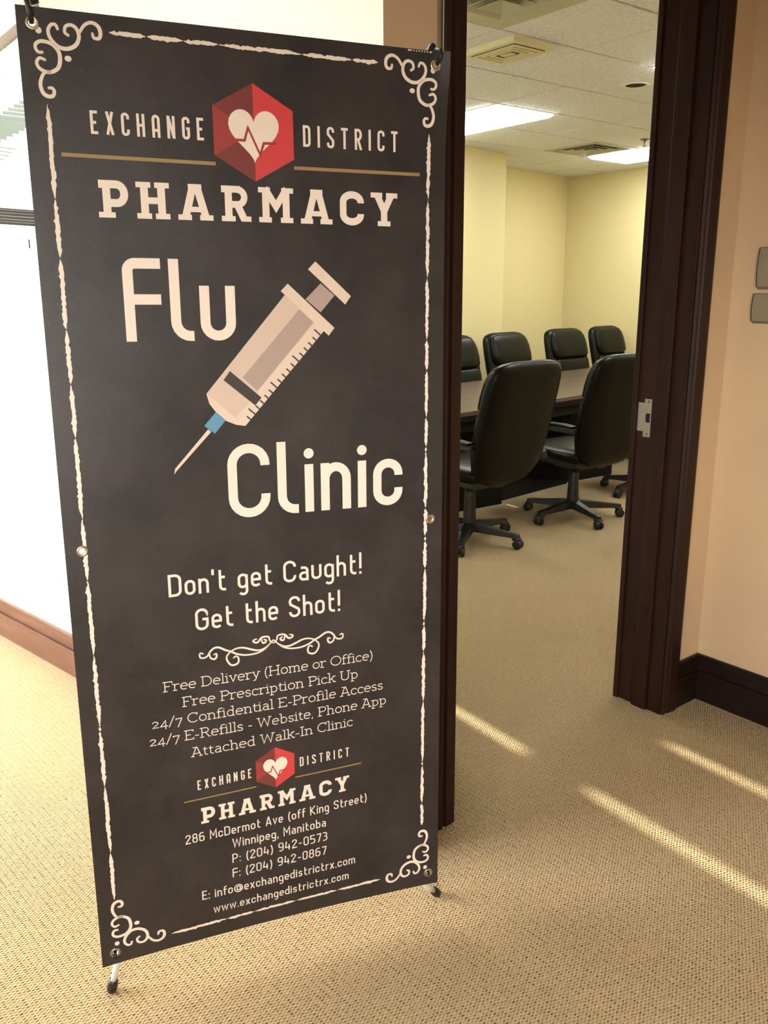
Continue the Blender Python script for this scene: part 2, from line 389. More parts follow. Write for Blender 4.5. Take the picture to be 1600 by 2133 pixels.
w4.box(g3-.012, g3+.012, GY, GY+.12, 0, (GY-4.15)*tn).box(g3-.012, g3+.012, GY, GY+.12, (GY-3.92)*tn, H)
struct('wall_meeting_window', w4, WALLYEL)

# --- suspended ceiling of the meeting room: one object per tile
ceil = struct('ceiling', MB().box(1.4, 8.3, 1.78, 7.2, H+.016, H+.12), TILEDARK, 'suspended ceiling of fissured off-white tiles')
gx0, gy0, gp = 3.88, 3.864, .6035
tile_mesh = MB().box(-.298, .298, -.2925, .2925, 0, .014).mesh('ceiling_tile'); tile_mesh.materials.append(TILE)
def cell(i, j): return (gx0+gp*i, gy0+gp*j)      # lower-left corner
SKIP = set()
def skip(x, y): SKIP.add((round((x-gx0)/gp-.5), round((y-gy0)/gp-.5)))
LT = [(4.79, 4.77), (4.79, 5.37), (7.20, 4.77), (7.20, 5.37), (4.79, 2.36), (4.79, 2.95), (7.20, 2.36), (7.20, 2.95), (2.37, 4.77), (2.37, 5.37)]
for q in LT: skip(*q)
skip(2.97, 2.96); skip(6.60, 5.37)
CAN = (4.80, 3.585)
for i in range(-4, 8):
    for j in range(-4, 6):
        if (i, j) in SKIP: continue
        x, y = cell(i, j)
        if x+gp > 8.25 or y+gp > 7.15: continue
        cx, cy_ = x+gp/2, y+gp/2
        if abs(cx-CAN[0]) < gp/2 and abs(cy_-CAN[1]) < gp/2:
            h = circ(CAN[0], CAN[1], .066, 28); o_ = [(x+.003, y+.007), (x+gp-.003, y+.007), (x+gp-.003, y+gp-.007), (x+.003, y+gp-.007)]
            cdt_plate(o_, [h], 0, 0, 'ceiling_tile', TILE, ceil, lambda a, b2, t: (a, b2, H+.014*t))
            continue
        if cx < 1.7: continue
        o = obj('ceiling_tile', tile_mesh, None, ceil, loc=(cx, cy_, H + random.uniform(-.0012, .0012)), rot=(random.uniform(-.0012,.0012), random.uniform(-.0012,.0012), 0))

# ceiling lights (2x4 troffers)
def troffer(x0, y0, label):
    t = empty('ceiling_light', (x0+gp/2, y0+gp, H)); tag(t, label, 'light', 'panel lights in the meeting room ceiling')
    hx, hy = gp/2-.004, gp-.006; b = .012
    fr = MB().box(-hx, hx, -hy, -hy+b, -.004, .014).box(-hx, hx, hy-b, hy, -.004, .014).box(-hx, -hx+b, -hy+b, hy-b, -.004, .014).box(hx-b, hx, -hy+b, hy-b, -.004, .014)
    obj('frame', fr, WHITEM, t)
    obj('diffuser', MB().loft([[(x*k, y*k, z) for x, y in ((-hx+b, -hy+b), (hx-b, -hy+b), (hx-b, hy-b), (-hx+b, hy-b))] for k, z in ((1, .010), (1, -.006), (.96, -.024))]), LAMP, t)
X_ = lambda i: gx0+gp*i
Y_ = lambda j: gy0+gp*j
troffer(X_(1), Y_(1), 'large glowing white ceiling panel at the left of the doorway view')
troffer(X_(5), Y_(1), 'glowing white ceiling panel above the far right corner')
troffer(X_(1), Y_(-3), 'glowing ceiling panel of which only a corner shows by the right jamb')
troffer(X_(5), Y_(-3), 'unseen ceiling panel added for light balance, right side near the door wall')  # this panel and the next are out of view, added to balance the light
troffer(X_(-3), Y_(1), 'unseen ceiling panel added for light balance, near the left meeting room wall')

# square pyramid air diffuser (top left) and dark louvred return vent
def square_rings(mb, rings):
    for (r0, z0, r1, z1) in rings:
        for k in range(4):
            a0 = PI/4+k*PI/2; a1 = a0+PI/2; s = math.sqrt(2)
            q = [(r0*s*math.cos(a0), r0*s*math.sin(a0), z0), (r0*s*math.cos(a1), r0*s*math.sin(a1), z0), (r1*s*math.cos(a1), r1*s*math.sin(a1), z1), (r1*s*math.cos(a0), r1*s*math.sin(a0), z1)]
            mb.add(q, [(0, 1, 2, 3), (3, 2, 1, 0)][:1])
    return mb
def vent(x, y, label, m, rings, name, ca, half=.296):
    t = empty(name, (x, y, H)); tag(t, label, ca)
    obj('recess', MB().box(-half, half, -half, half, .012, .015), VENTG if name == 'air_diffuser' else DARK, t)
    fr = MB(); a, c = half, rings[0][0]
    fr.box(-a, a, -a, -c, -.004, .012).box(-a, a, c, a, -.004, .012).box(-a, -c, -c, c, -.004, .012).box(c, a, -c, c, -.004, .012)
    obj('face_plate', fr, m, t)
    for r in rings[1:]:
        mb = square_rings(MB(), [r]); o = obj('louvre', mb, m, t)
        s = o.modifiers.new('s', 'SOLIDIFY'); s.thickness = .003
    return t
vent(X_(-2)+gp/2, Y_(-2)+gp/2, 'square pale green-grey air diffuser with stepped pyramid louvres', VENTG,
     [(.19,), (.188, -.002, .15, .012), (.15, -.010, .11, .011), (.11, -.018, .07, .010), (.075, -.028, .012, .004)], 'air_diffuser', 'vent')
vent(X_(4)+gp/2, Y_(2)+gp/2, 'square ceiling vent with dark gaps between its louvres', VENTG,
     [(.25,), (.225, -.002, .195, .011), (.165, -.003, .135, .011), (.105, -.004, .075, .011), (.045, -.005, .012, .008)], 'return_vent', 'vent')
# surface mounted ivory grille
gr = empty('ceiling_grille', (3.535, 3.44, H)); tag(gr, 'ivory box grille with nested rectangular slots under the ceiling tile', 'vent')
gr.location = (3.545, 3.465, H)
obj('housing', MB().box(-.150, .155, -.185, .185, -.030, .002), IVORY, gr, bevel=.003)
obj('slot_backing', MB().box(-.118, .112, -.158, .155, -.0315, -.030), DARK, gr)
for k, (hx, hy) in enumerate([(.112, .152), (.086, .118), (.058, .084), (.030, .050)]):
    if k < 3:
        tt = .019; m_ = MB().box(-hx, hx, -hy, -hy+tt, -.036, -.031).box(-hx, hx, hy-tt, hy, -.036, -.031).box(-hx, -hx+tt, -hy+tt, hy-tt, -.036, -.031).box(hx-tt, hx, -hy+tt, hy-tt, -.036, -.031)
    else: m_ = MB().box(-hx+.01, hx-.01, -hy+.01, hy-.01, -.036, -.031)
    obj('grille_ring', m_, IVORY, gr)
# recessed can light, unlit
cn = empty('recessed_downlight', (CAN[0], CAN[1], H)); tag(cn, 'unlit round black downlight with thin white trim ring', 'light')
obj('trim_ring', MB().loft([[(r*math.cos(2*PI*i/32), r*math.sin(2*PI*i/32), z) for i in range(32)] for r, z in ((.065, .004), (.064, -.004), (.082, -.004), (.084, .0))], False), WHITEM, cn)
obj('can', MB().loft([[(r*math.cos(2*PI*i/32), r*math.sin(2*PI*i/32), z) for i in range(32)] for r, z in ((.065, .0), (.065, .015), (.05, .0155), (.01, .0155))], True), DARK, cn)
spk = empty('fire_sprinkler', (6.53, 4.746, H)); tag(spk, 'small brass sprinkler head hanging beside the far ceiling panel', 'sprinkler')
obj('escutcheon', MB().lathe([(.0, 0), (.04, 0), (.035, -.008), (.0, -.01)]), mat('dull_brass', (.25,.22,.13), .45, .8), spk, True)
obj('head', MB().lathe([(.0, -.008), (.011, -.01), (.011, -.035), (.006, -.04), (.006, -.052), (.022, -.054), (.022, -.058), (0, -.059)]), STEEL, spk, True)

# --- signs on the right wall
def wall_sign(y, z0, z1, bulge, label):
    t = empty('wall_sign', (2.745, y-.11, z0)); tag(t, label, 'sign', 'curved metal plates on the right wall')
    h = z1-z0; n = 14
    pr = [(-.004-bulge*math.sin(PI*(.18+.64*i/n)), h*i/n) for i in range(n+1)]
    poly = [(x, z) for x, z in pr] + [(0, h), (0, 0)]
    mx = Matrix(((1,0,0,0),(0,0,1,0),(0,1,0,0),(0,0,0,1)))
    obj('curved_plate', MB().prism(poly, -.11, .1085, mx), SIGNM, t)
    obj('end_cap', MB().prism([(x-.0012, z*1.01-.0005) for x, z in poly[:n+1]] + [(0, h+.001), (0, -.001)], .1085, .1105, mx), DARK, t)
    obj('mounting_plate', MB().box(-.003, 0, -.112, .112, -.008, h+.002), STEEL, t)
wall_sign(1.516, 1.503, 1.626, .016, 'taller curved bronze-grey wall plate at the right edge')
wall_sign(1.523, 1.394, 1.481, .014, 'shorter curved bronze-grey wall plate right below the taller one')

# --- venetian blind pieces seen through the bright window at the left
BLIND_PIECES = [  # name, x, z of the left end, x, z of the right end, height, y, finish
 ('slat', 1.3412, 2.3707, 1.3938, 2.371, 0.0153, 4.5, 'G'),
 ('slat', 1.3143, 2.3526, 1.3919, 2.3529, 0.0153, 4.5, 'G'),
 ('slat', 1.2876, 2.3347, 1.3899, 2.3347, 0.0153, 4.5, 'G'),
 ('slat', 1.261, 2.3168, 1.388, 2.3166, 0.0153, 4.5, 'G'),
 ('slat', 1.2346, 2.2991, 1.386, 2.2984, 0.0153, 4.5, 'G'),
 ('slat', 1.2243, 2.2831, 1.3842, 2.282, 0.0153, 4.5, 'G'),
 ('slat', 1.2225, 2.2681, 1.3826, 2.2665, 0.0153, 4.5, 'G'),
 ('slat', 1.2208, 2.253, 1.3533, 2.2514, 0.0153, 4.5, 'G'),
 ('slat', 1.2191, 2.2379, 1.3243, 2.2364, 0.0153, 4.5, 'G'),
 ('slat', 1.2173, 2.2227, 1.2954, 2.2215, 0.0153, 4.5, 'G'),
 ('slat', 1.2156, 2.2076, 1.2667, 2.2066, 0.0153, 4.5, 'G'),
 ('slat', 1.2138, 2.1924, 1.2383, 2.1919, 0.0153, 4.5, 'G'),
 ('slat', 1.2105, 2.1633, 1.305, 2.161, 0.0052, 4.5, 'G'),
 ('slat', 1.2087, 2.1481, 1.2835, 2.1439, 0.0052, 4.5, 'G'),
 ('slat', 1.207, 2.1328, 1.2621, 2.1268, 0.0052, 4.5, 'G'),
 ('slat', 1.2052, 2.1175, 1.2407, 2.1099, 0.0052, 4.5, 'G'),
 ('bar_stack', 1.1752, 1.8567, 1.3606, 1.8516, 0.0752, 4.5, 'D'),
 ('bar', 1.1765, 1.8854, 1.3614, 1.8811, 0.0026, 4.492, 'W'),
 ('bar', 1.175, 1.8724, 1.3599, 1.8677, 0.0021, 4.492, 'W'),
 ('bar', 1.1734, 1.8583, 1.3584, 1.8533, 0.0039, 4.492, 'W'),
 ('bar', 1.1717, 1.8442, 1.3569, 1.8387, 0.0036, 4.492, 'W'),
 ('bar', 1.1704, 1.8322, 1.3555, 1.8265, 0.0026, 4.492, 'W'),
 ('cord_weight', 1.3148, 1.7317, 1.3216, 1.7319, 0.0415, 4.5, 'D'),
]
bl = empty('venetian_blind', (1.0, 4.5, 1.9)); tag(bl, 'grey-green venetian blind slats seen through the bright left window', 'blind')
b2_ = empty('blind_headrail', (.95, 4.5, 1.8)); tag(b2_, 'dark and white bars of a stacked blind beside the banner edge', 'blind')
for nm, xa, za, xb, zb, hz, yy, fin in BLIND_PIECES:
    par = bl if nm == 'slat' else b2_; o_ = par.location; v = []
    for px, pz in ((xa, za), (xb, zb)):
        for dy in (-.003, .003):
            for dz in (-hz/2, hz/2): v.append((px-o_.x, yy+dy-o_.y, pz+dz-o_.z))
    obj(nm, MB().add(v, [(0,1,3,2),(4,6,7,5),(0,4,5,1),(2,3,7,6),(0,2,6,4),(1,5,7,3)]), {'G': BLINDG, 'D': BLINDD, 'W': BLINDW}[fin], par)

# ================================================================== BANNER
BD = Vector((.9547, -.2974, -.0114)).normalized(); BV = Vector((-.0181, -.0156, -.9997)).normalized()
BN = Vector((.2971, .9546, -.0203)).normalized()      # away from camera
BO = Vector((.4816, 1.5861, 1.9548)); BW, BH = .7775, 1.8425
def smooth(a, b, x):
    t = min(1, max(0, (x-a)/(b-a))); return t*t*(3-2*t)
def surf(u, v, off=0.0):
    """u,v in metres from the top-left corner"""
    f = 0.0
    f += -.009*smooth(BW-.03, BW+.004, u)*(1-smooth(.0, .12, v))         # top right corner curls towards the camera
    f += .026*math.sin(PI*min(1, max(0, u/BW)))**.7*smooth(BH-.09, BH+.02, v)*.5        # foot of the sheet swings back
    f += .004*math.sin(PI*u/BW)*(1-smooth(0, .25, v))
    f += .0022*math.sin(u*9+1)*math.sin(v*5+.6)
    uu = u - .004*smooth(BW-.12, BW, u)*smooth(.03, .2, v)*(1-smooth(.5, 1.5, v))
    return BO + BD*uu + BV*v + BN*(f-off)

stand = empty('banner_stand', (.85, 1.46, 0)); tag(stand, 'tall dark printed vinyl banner on an X-frame stand', 'banner')
IC = Matrix.Translation((-.85, -1.46, 0))
def badd(name, V, F, m, parent, smooth_=False, label=None, kind=None):
    me = bpy.data.meshes.new(name); me.from_pydata([IC @ Vector(p) for p in V], [], F); me.update()
    if smooth_: me.polygons.foreach_set('use_smooth', [True]*len(me.polygons))
    me.materials.append(m)
    o = bpy.data.objects.new(name, me); COL.objects.link(o); o.parent = parent
    if label: o['label'] = label
    if kind: o['kind'] = kind
    return o

# banner cloth material: charcoal chalkboard print
def banner_mat():
    m = bpy.data.materials.new('chalkboard_vinyl'); m.use_nodes = True; n = m.node_tree; b = n.nodes['Principled BSDF']; N = n.nodes.new; K = n.links.new
    t = N('ShaderNodeTexCoord')
    n1 = N('ShaderNodeTexNoise'); n1.inputs['Scale'].default_value = 7; n1.inputs['Detail'].default_value = 9; n1.inputs['Roughness'].default_value = .65; K(t.outputs['Object'], n1.inputs['Vector'])
    r = N('ShaderNodeValToRGB'); e = r.color_ramp.elements; e[0].position = .35; e[0].color = (.017, .0145, .0155, 1); e[1].position = .72; e[1].color = (.039, .032, .032, 1); K(n1.outputs[0], r.inputs[0])
    vo = N('ShaderNodeTexVoronoi'); vo.inputs['Scale'].default_value = 130; K(t.outputs['Object'], vo.inputs['Vector'])
    s = N('ShaderNodeMapRange'); s.inputs[1].default_value = .10; s.inputs[2].default_value = .02; s.inputs[3].default_value = 0; s.inputs[4].default_value = 1; K(vo.outputs['Distance'], s.inputs[0])
    sc = N('ShaderNodeSeparateColor'); K(vo.outputs['Color'], sc.inputs[0])
    g = N('ShaderNodeMath'); g.operation = 'GREATER_THAN'; g.inputs[1].default_value = .66; K(sc.outputs[0], g.inputs[0])
    mu = N('ShaderNodeMath'); mu.operation = 'MULTIPLY'; K(s.outputs[0], mu.inputs[0]); K(g.outputs[0], mu.inputs[1])
    mu2 = N('ShaderNodeMath'); mu2.operation = 'MULTIPLY'; mu2.inputs[1].default_value = .85; K(mu.outputs[0], mu2.inputs[0])
    x = N('ShaderNodeMix'); x.data_type = 'RGBA'; K(mu2.outputs[0], x.inputs[0]); K(r.outputs[0], x.inputs[6]); x.inputs[7].default_value = (.30, .24, .20, 1)
    K(x.outputs[2], b.inputs['Base Color']); b.inputs['Roughness'].default_value = .36; b.inputs['Specular IOR Level'].default_value = .5
    wv = N('ShaderNodeTexNoise'); wv.inputs['Scale'].default_value = 600; K(t.outputs['Object'], wv.inputs['Vector'])
    bp = N('ShaderNodeBump'); bp.inputs['Strength'].default_value = .25; bp.inputs['Distance'].default_value = .0006; K(wv.outputs[0], bp.inputs['Height']); K(bp.outputs[0], b.inputs['Normal'])
    return m
VINYL = banner_mat()
def ink(name, c): return mat(name, c, .42, spec=.5)
CREAM = ink('cream_print', (.76, .66, .575)); GOLD = ink('gold_print', (.29, .19, .075)); 
RED1 = ink('bright_red_print', (.56, .045, .05)); RED2 = ink('dark_red_print', (.17, .032, .028)); RED3 = ink('mid_red_print', (.30, .036, .036))
SY1 = ink('syringe_light', (.58, .45, .375)); SY2 = ink('syringe_mid', (.38, .29, .255)); SY3 = ink('syringe_edge', (.66, .53, .44)); BLUE = ink('blue_print', (.10, .27, .42)); INKD = ink('dark_print', (.045, .035, .033))

# sheet with punched grommet holes
GR = [(24, 25), (750, 25), (31, 927), (749, 928), (28, 1814), (753, 1810)]
outer = []
nu, nv = 54, 110
for i in range(nu): outer.append((BW*i/nu, 0))
for j in range(nv): outer.append((BW, BH*j/nv))
for i in range(nu): outer.append((BW*(1-i/nu), BH))
for j in range(nv): outer.append((0, BH*(1-j/nv)))
pts = [Vector(p) for p in outer]; edges = [(i, (i+1) % len(outer)) for i in range(len(outer))]
holes = []
for (gu, gv) in GR:
    h = circ(gu/1000, gv/1000, .0062, 18); k = len(pts); pts += [Vector(p) for p in h]; holes.append((gu/1000, gv/1000))
    edges += [(k+i, k+(i+1) % 18) for i in range(18)]
for i in range(1, nu):
    for j in range(1, nv):
        p = (BW*i/nu, BH*j/nv)
        if all((p[0]-a)**2+(p[1]-b2)**2 > .011**2 for a, b2 in holes): pts.append(Vector(p))
vo, eo, fo, *_ = delaunay_2d_cdt(pts, edges, [], 1, 1e-7)
fs = []
for f in fo:
    c = (sum(vo[i][0] for i in f)/len(f), sum(vo[i][1] for i in f)/len(f))
    if not any((c[0]-a)**2+(c[1]-b2)**2 < .0060**2 for a, b2 in holes): fs.append(tuple(f))
sheet = badd('vinyl_sheet', [surf(p[0], p[1]) for p in vo], fs, VINYL, stand, True, 'charcoal chalkboard-look vinyl sheet')
sl = sheet.modifiers.new('thick', 'SOLIDIFY'); sl.thickness = .0008; sl.offset = 0
es = sheet.modifiers.new('split', 'EDGE_SPLIT'); es.split_angle = math.radians(35)

PRN = {}
class Ink:
    """collects flat print polygons in banner mm coordinates and lays them on the sheet"""
    def __init__(s): s.v = []; s.f = []
    def add(s, V, F):
        k = len(s.v); s.v += list(V); s.f += [tuple(i+k for i in q) for q in F]
    def quadstrip(s, L, R):
        k = len(s.v)
        for a, b2 in zip(L, R): s.v += [a, b2]
        for i in range(len(L)-1): s.f.append((k+2*i, k+2*i+1, k+2*i+3, k+2*i+2))
    def stroke(s, pts, w, closed=False, rnd=False):
        P = []
        for p in pts:
            if not P or (p[0]-P[-1][0])**2+(p[1]-P[-1][1])**2 > 1e-6: P.append(p)
        if closed and (P[0][0]-P[-1][0])**2+(P[0][1]-P[-1][1])**2 < 1e-6: P.pop()
        n = len(P)
        if n < 2: return
        L, R = [], []
        for i in range(n):
            p = P[i]; a = P[i-1] if (i or closed) else None; b2 = P[(i+1) % n] if (i < n-1 or closed) else None
            def un(q, r_):
                dx, dy = r_[0]-q[0], r_[1]-q[1]; l = math.hypot(dx, dy) or 1; return dx/l, dy/l
            d1 = un(a, p) if a else None; d2 = un(p, b2) if b2 else None
            d1 = d1 or d2; d2 = d2 or d1
            n1 = (-d1[1], d1[0]); n2 = (-d2[1], d2[0]); mx, my = n1[0]+n2[0], n1[1]+n2[1]; l = math.hypot(mx, my)
            if l < 1e-4: mx, my = n1; sc_ = 1
            else:
                mx /= l; my /= l; sc_ = min(2.2, 1/max(.3, mx*n1[0]+my*n1[1]))
            ww = (w(i/(n-1)) if callable(w) else w)/2*sc_
            L.append((p[0]+mx*ww, p[1]+my*ww)); R.append((p[0]-mx*ww, p[1]-my*ww))
        if closed: L.append(L[0]); R.append(R[0])
        s.quadstrip(L, R)
        if rnd and not closed:
            for q, i in ((P[0], 0), (P[-1], 1)):
                s.disc(q[0], q[1], (w(i) if callable(w) else w)/2)
    def disc(s, x, y, r, ry=None, n=14):
        ry = ry or r; s.add([(x+r*math.cos(2*PI*i/n), y+ry*math.sin(2*PI*i/n)) for i in range(n)], [tuple(range(n))])
    def poly(s, P, step=14.0):
        # split edges and fill with a fine grid so the print follows the curved sheet
        Q = []; n = len(P)
        for i in range(n):
            a, b2 = P[i], P[(i+1) % n]; k = max(1, int(math.hypot(b2[0]-a[0], b2[1]-a[1])/step))
            Q += [(a[0]+(b2[0]-a[0])*j/k, a[1]+(b2[1]-a[1])*j/k) for j in range(k)]
        m = len(Q); V = [Vector(p) for p in Q]; E_ = [(i, (i+1) % m) for i in range(m)]
        x0 = min(p[0] for p in P); x1 = max(p[0] for p in P); y0 = min(p[1] for p in P); y1 = max(p[1] for p in P)
        if min(x1-x0, y1-y0) < 8: s.add(P, [tuple(range(n))]); return
        x = x0+step/2
        while x < x1:
            y = y0+step/2
            while y < y1: V.append(Vector((x, y))); y += step
            x += step
        vo_, eo_, fo_, *_r = delaunay_2d_cdt(V, E_, [tuple(range(m))], 1, 1e-5)
        s.add([tuple(p) for p in vo_], [tuple(f) for f in fo_])
    def build(s, name, m, off, label=None):
        o = badd(name, [surf(x/1000, y/1000, off) for x, y in s.v], s.f, m, sheet, False, label); return o

# ---- glyphs. y up, cap height 1. path = list of points / arcs ('a',cx,cy,rx,ry,deg0,deg1)
def path(*t):
    P = []
    for q in t:
        if len(q) == 2: P.append(q)
        else:
            _, cx, cy_, rx, ry, a0, a1 = q; n = max(3, int(abs(a1-a0)/15))
            P += [(cx+rx*math.cos(math.radians(a0+(a1-a0)*i/n)), cy_+ry*math.sin(math.radians(a0+(a1-a0)*i/n))) for i in range(n+1)]
    return P
A_ = lambda *a: ('a',)+a
def rr(x0, x1, y0, y1, r):   # closed rounded rectangle
    return ('c', path(A_(x1-r, y1-r, r, r, 0, 90), A_(x0+r, y1-r, r, r, 90, 180), A_(x0+r, y0+r, r, r, 180, 270), A_(x1-r, y0+r, r, r, 270, 360)))
O_ = rr(.06, .37, .06, .61, .155)
FA = {  # technical rounded face
 'F': (.46, [path((.46,.94), A_(.15,.85,.09,.09,90,180), (.06,0)), [(.06,.51),(.45,.51)]]),
 'l': (.27, [path((.06,1), A_(.24,.24,.18,.18,180,270), (.28,.06))]),
 'u': (.45, [path((.06,.68), A_(.225,.22,.165,.16,180,360), (.39,.68))]),
 'C': (.55, [path((.49,.70), A_(.275,.725,.215,.215,0,180), A_(.275,.275,.215,.215,180,360), (.49,.31))]),
 'i': (.12, [[(.06,0),(.06,.67)], ('d', .06, .82, .072)]),
 'n': (.42, [[(.06,0),(.06,.67)], path((.06,.40), A_(.21,.44,.15,.17,180,0), (.36,0))]),
 'c': (.43, [path((.37,.43), A_(.215,.455,.155,.155,0,180), A_(.215,.215,.155,.155,180,360), (.37,.25))]),
 'D': (.52, [('c', path((.06,.94), A_(.26,.74,.20,.20,90,0), A_(.26,.26,.20,.20,0,-90), (.06,.06)))]),
 'o': (.43, [O_]), "'": (.12, [[(.06,1.02),(.06,.76)]]),
 't': (.36, [path((.12,.95), A_(.28,.22,.16,.16,180,270), (.34,.06)), [(.12,.62),(.31,.62)]]),
 'g': (.43, [O_, path((.37,.61), A_(.22,-.12,.15,.15,0,-150))]),
 'e': (.43, [path((.06,.335),(.37,.335), A_(.215,.455,.155,.155,0,180), A_(.215,.215,.155,.155,180,300), (.36,.10))]),
 'a': (.42, [path((.09,.61), A_(.21,.46,.15,.15,90,0), (.36,0)), path((.36,.37),(.20,.37), A_(.20,.215,.14,.155,90,270), (.36,.06))]),
 'h': (.42, [[(.06,0),(.06,1)], path((.06,.40), A_(.21,.44,.15,.17,180,0), (.36,0))]),
 '!': (.12, [[(.06,1.02),(.06,.26)], [(.06,.12),(.06,0)]]),
 'G': (.54, [path((.48,.74), A_(.27,.73,.21,.21,0,180), A_(.27,.27,.21,.21,180,360), (.48,.50),(.29,.50))]),
 'S': (.50, [path((.44,.74), A_(.25,.75,.19,.19,0,180), (.08,.62),(.42,.38), A_(.25,.25,.19,.19,0,-180), (.06,.27))]),
 '2': (.48, [path((.06,.72), A_(.24,.76,.18,.18,170,-20), (.06,.12),(.06,.06),(.46,.06))]),
 '8': (.48, [rr(.08,.40,.52,.94,.16), rr(.06,.42,.06,.52,.17)]),
 '6': (.48, [path((.40,.90), A_(.27,.70,.21,.24,80,180), (.06,.24)), rr(.06,.42,.06,.56,.17)]),
 'M': (.62, [[(.06,0),(.06,.97),(.31,.36),(.56,.97),(.56,0)]]), 'r': (.31, [[(.06,0),(.06,.67)], path((.06,.38), A_(.22,.43,.16,.18,180,80), (.30,.61))]),
 'm': (.66, [[(.06,0),(.06,.67)], path((.06,.42), A_(.195,.46,.135,.15,180,0), (.33,0)), path((.33,.42), A_(.465,.46,.135,.15,180,0), (.60,0))]),
 'A': (.54, [[(.05,0),(.25,.94),(.29,.94),(.49,0)], [(.11,.26),(.43,.26)]]), 'v': (.42, [[(.05,.67),(.21,.04),(.37,.67)]]),
 'w': (.62, [[(.05,.67),(.17,.04),(.31,.60),(.45,.04),(.57,.67)]]), 'W': (.78, [[(.05,1),(.20,.05),(.39,.88),(.58,.05),(.73,1)]]),
 'x': (.42, [[(.05,0),(.37,.67)], [(.05,.67),(.37,0)]]), 'f': (.32, [path((.32,.94), A_(.25,.81,.13,.13,90,180), (.12,0)), [(.02,.61),(.30,.61)]]),
 '(': (.24, [path(A_(.36,.42,.28,.68,125,235))]), ')': (.24, [path(A_(-.12,.42,.28,.68,55,-55))]),
 'K': (.52, [[(.06,0),(.06,1)], [(.46,1),(.12,.52),(.48,0)]]), 'P': (.50, [path((.06,0),(.06,.94),(.24,.94), A_(.24,.69,.20,.25,90,-90), (.06,.44))]),
 ':': (.12, [[(.06,.12),(.06,0)], [(.06,.60),(.06,.48)]]), '.': (.12, [[(.06,.12),(.06,0)]]), ',': (.12, [[(.07,.12),(.05,-.12)]]),
 '0': (.48, [rr(.06,.42,.06,.94,.17)]), '4': (.50, [[(.14,.97),(.06,.30),(.46,.30)], [(.36,.62),(.36,0)]]),
 '9': (.48, [path((.08,.10), A_(.21,.30,.21,.24,-100,0), (.42,.76)), rr(.06,.42,.44,.94,.17)]),
 '-': (.36, [[(.05,.40),(.31,.40)]]), '5': (.48, [path((.44,.94),(.08,.94),(.07,.56),(.25,.56), A_(.25,.31,.18,.25,90,-90), (.06,.06))]),
 '7': (.44, [[(.04,.94),(.40,.94),(.38,.78),(.18,0)]]), '3': (.46, [path((.06,.94),(.24,.94), A_(.24,.74,.15,.20,90,-90), (.15,.54),(.24,.54), A_(.24,.30,.17,.24,90,-90), (.06,.06))]),
 'p': (.43, [O_, [(.06,.67),(.06,-.28)]]), 'd': (.43, [O_, [(.37,1),(.37,0)]]), 'b': (.43, [O_, [(.06,1),(.06,0)]]),
 's': (.40, [path((.34,.50), A_(.20,.48,.13,.13,10,180), (.09,.40),(.31,.28), A_(.20,.19,.13,.13,0,-175))]),
 '@': (.80, [path((.62,.12), A_(.40,.40,.34,.40,-60,-350), (.74,.30), A_(.66,.24,.07,.08,0,-180), (.58,.58)), rr(.28,.56,.20,.60,.13)]),
 'E': (.44, [path((.43,.94),(.06,.94),(.06,.06),(.44,.06)), [(.06,.51),(.38,.51)]]),
 ' ': (.24, []),
}
def S(x, y, h=.10): return [(x-h, y), (x+h, y)]        # slab serif
hb = .10
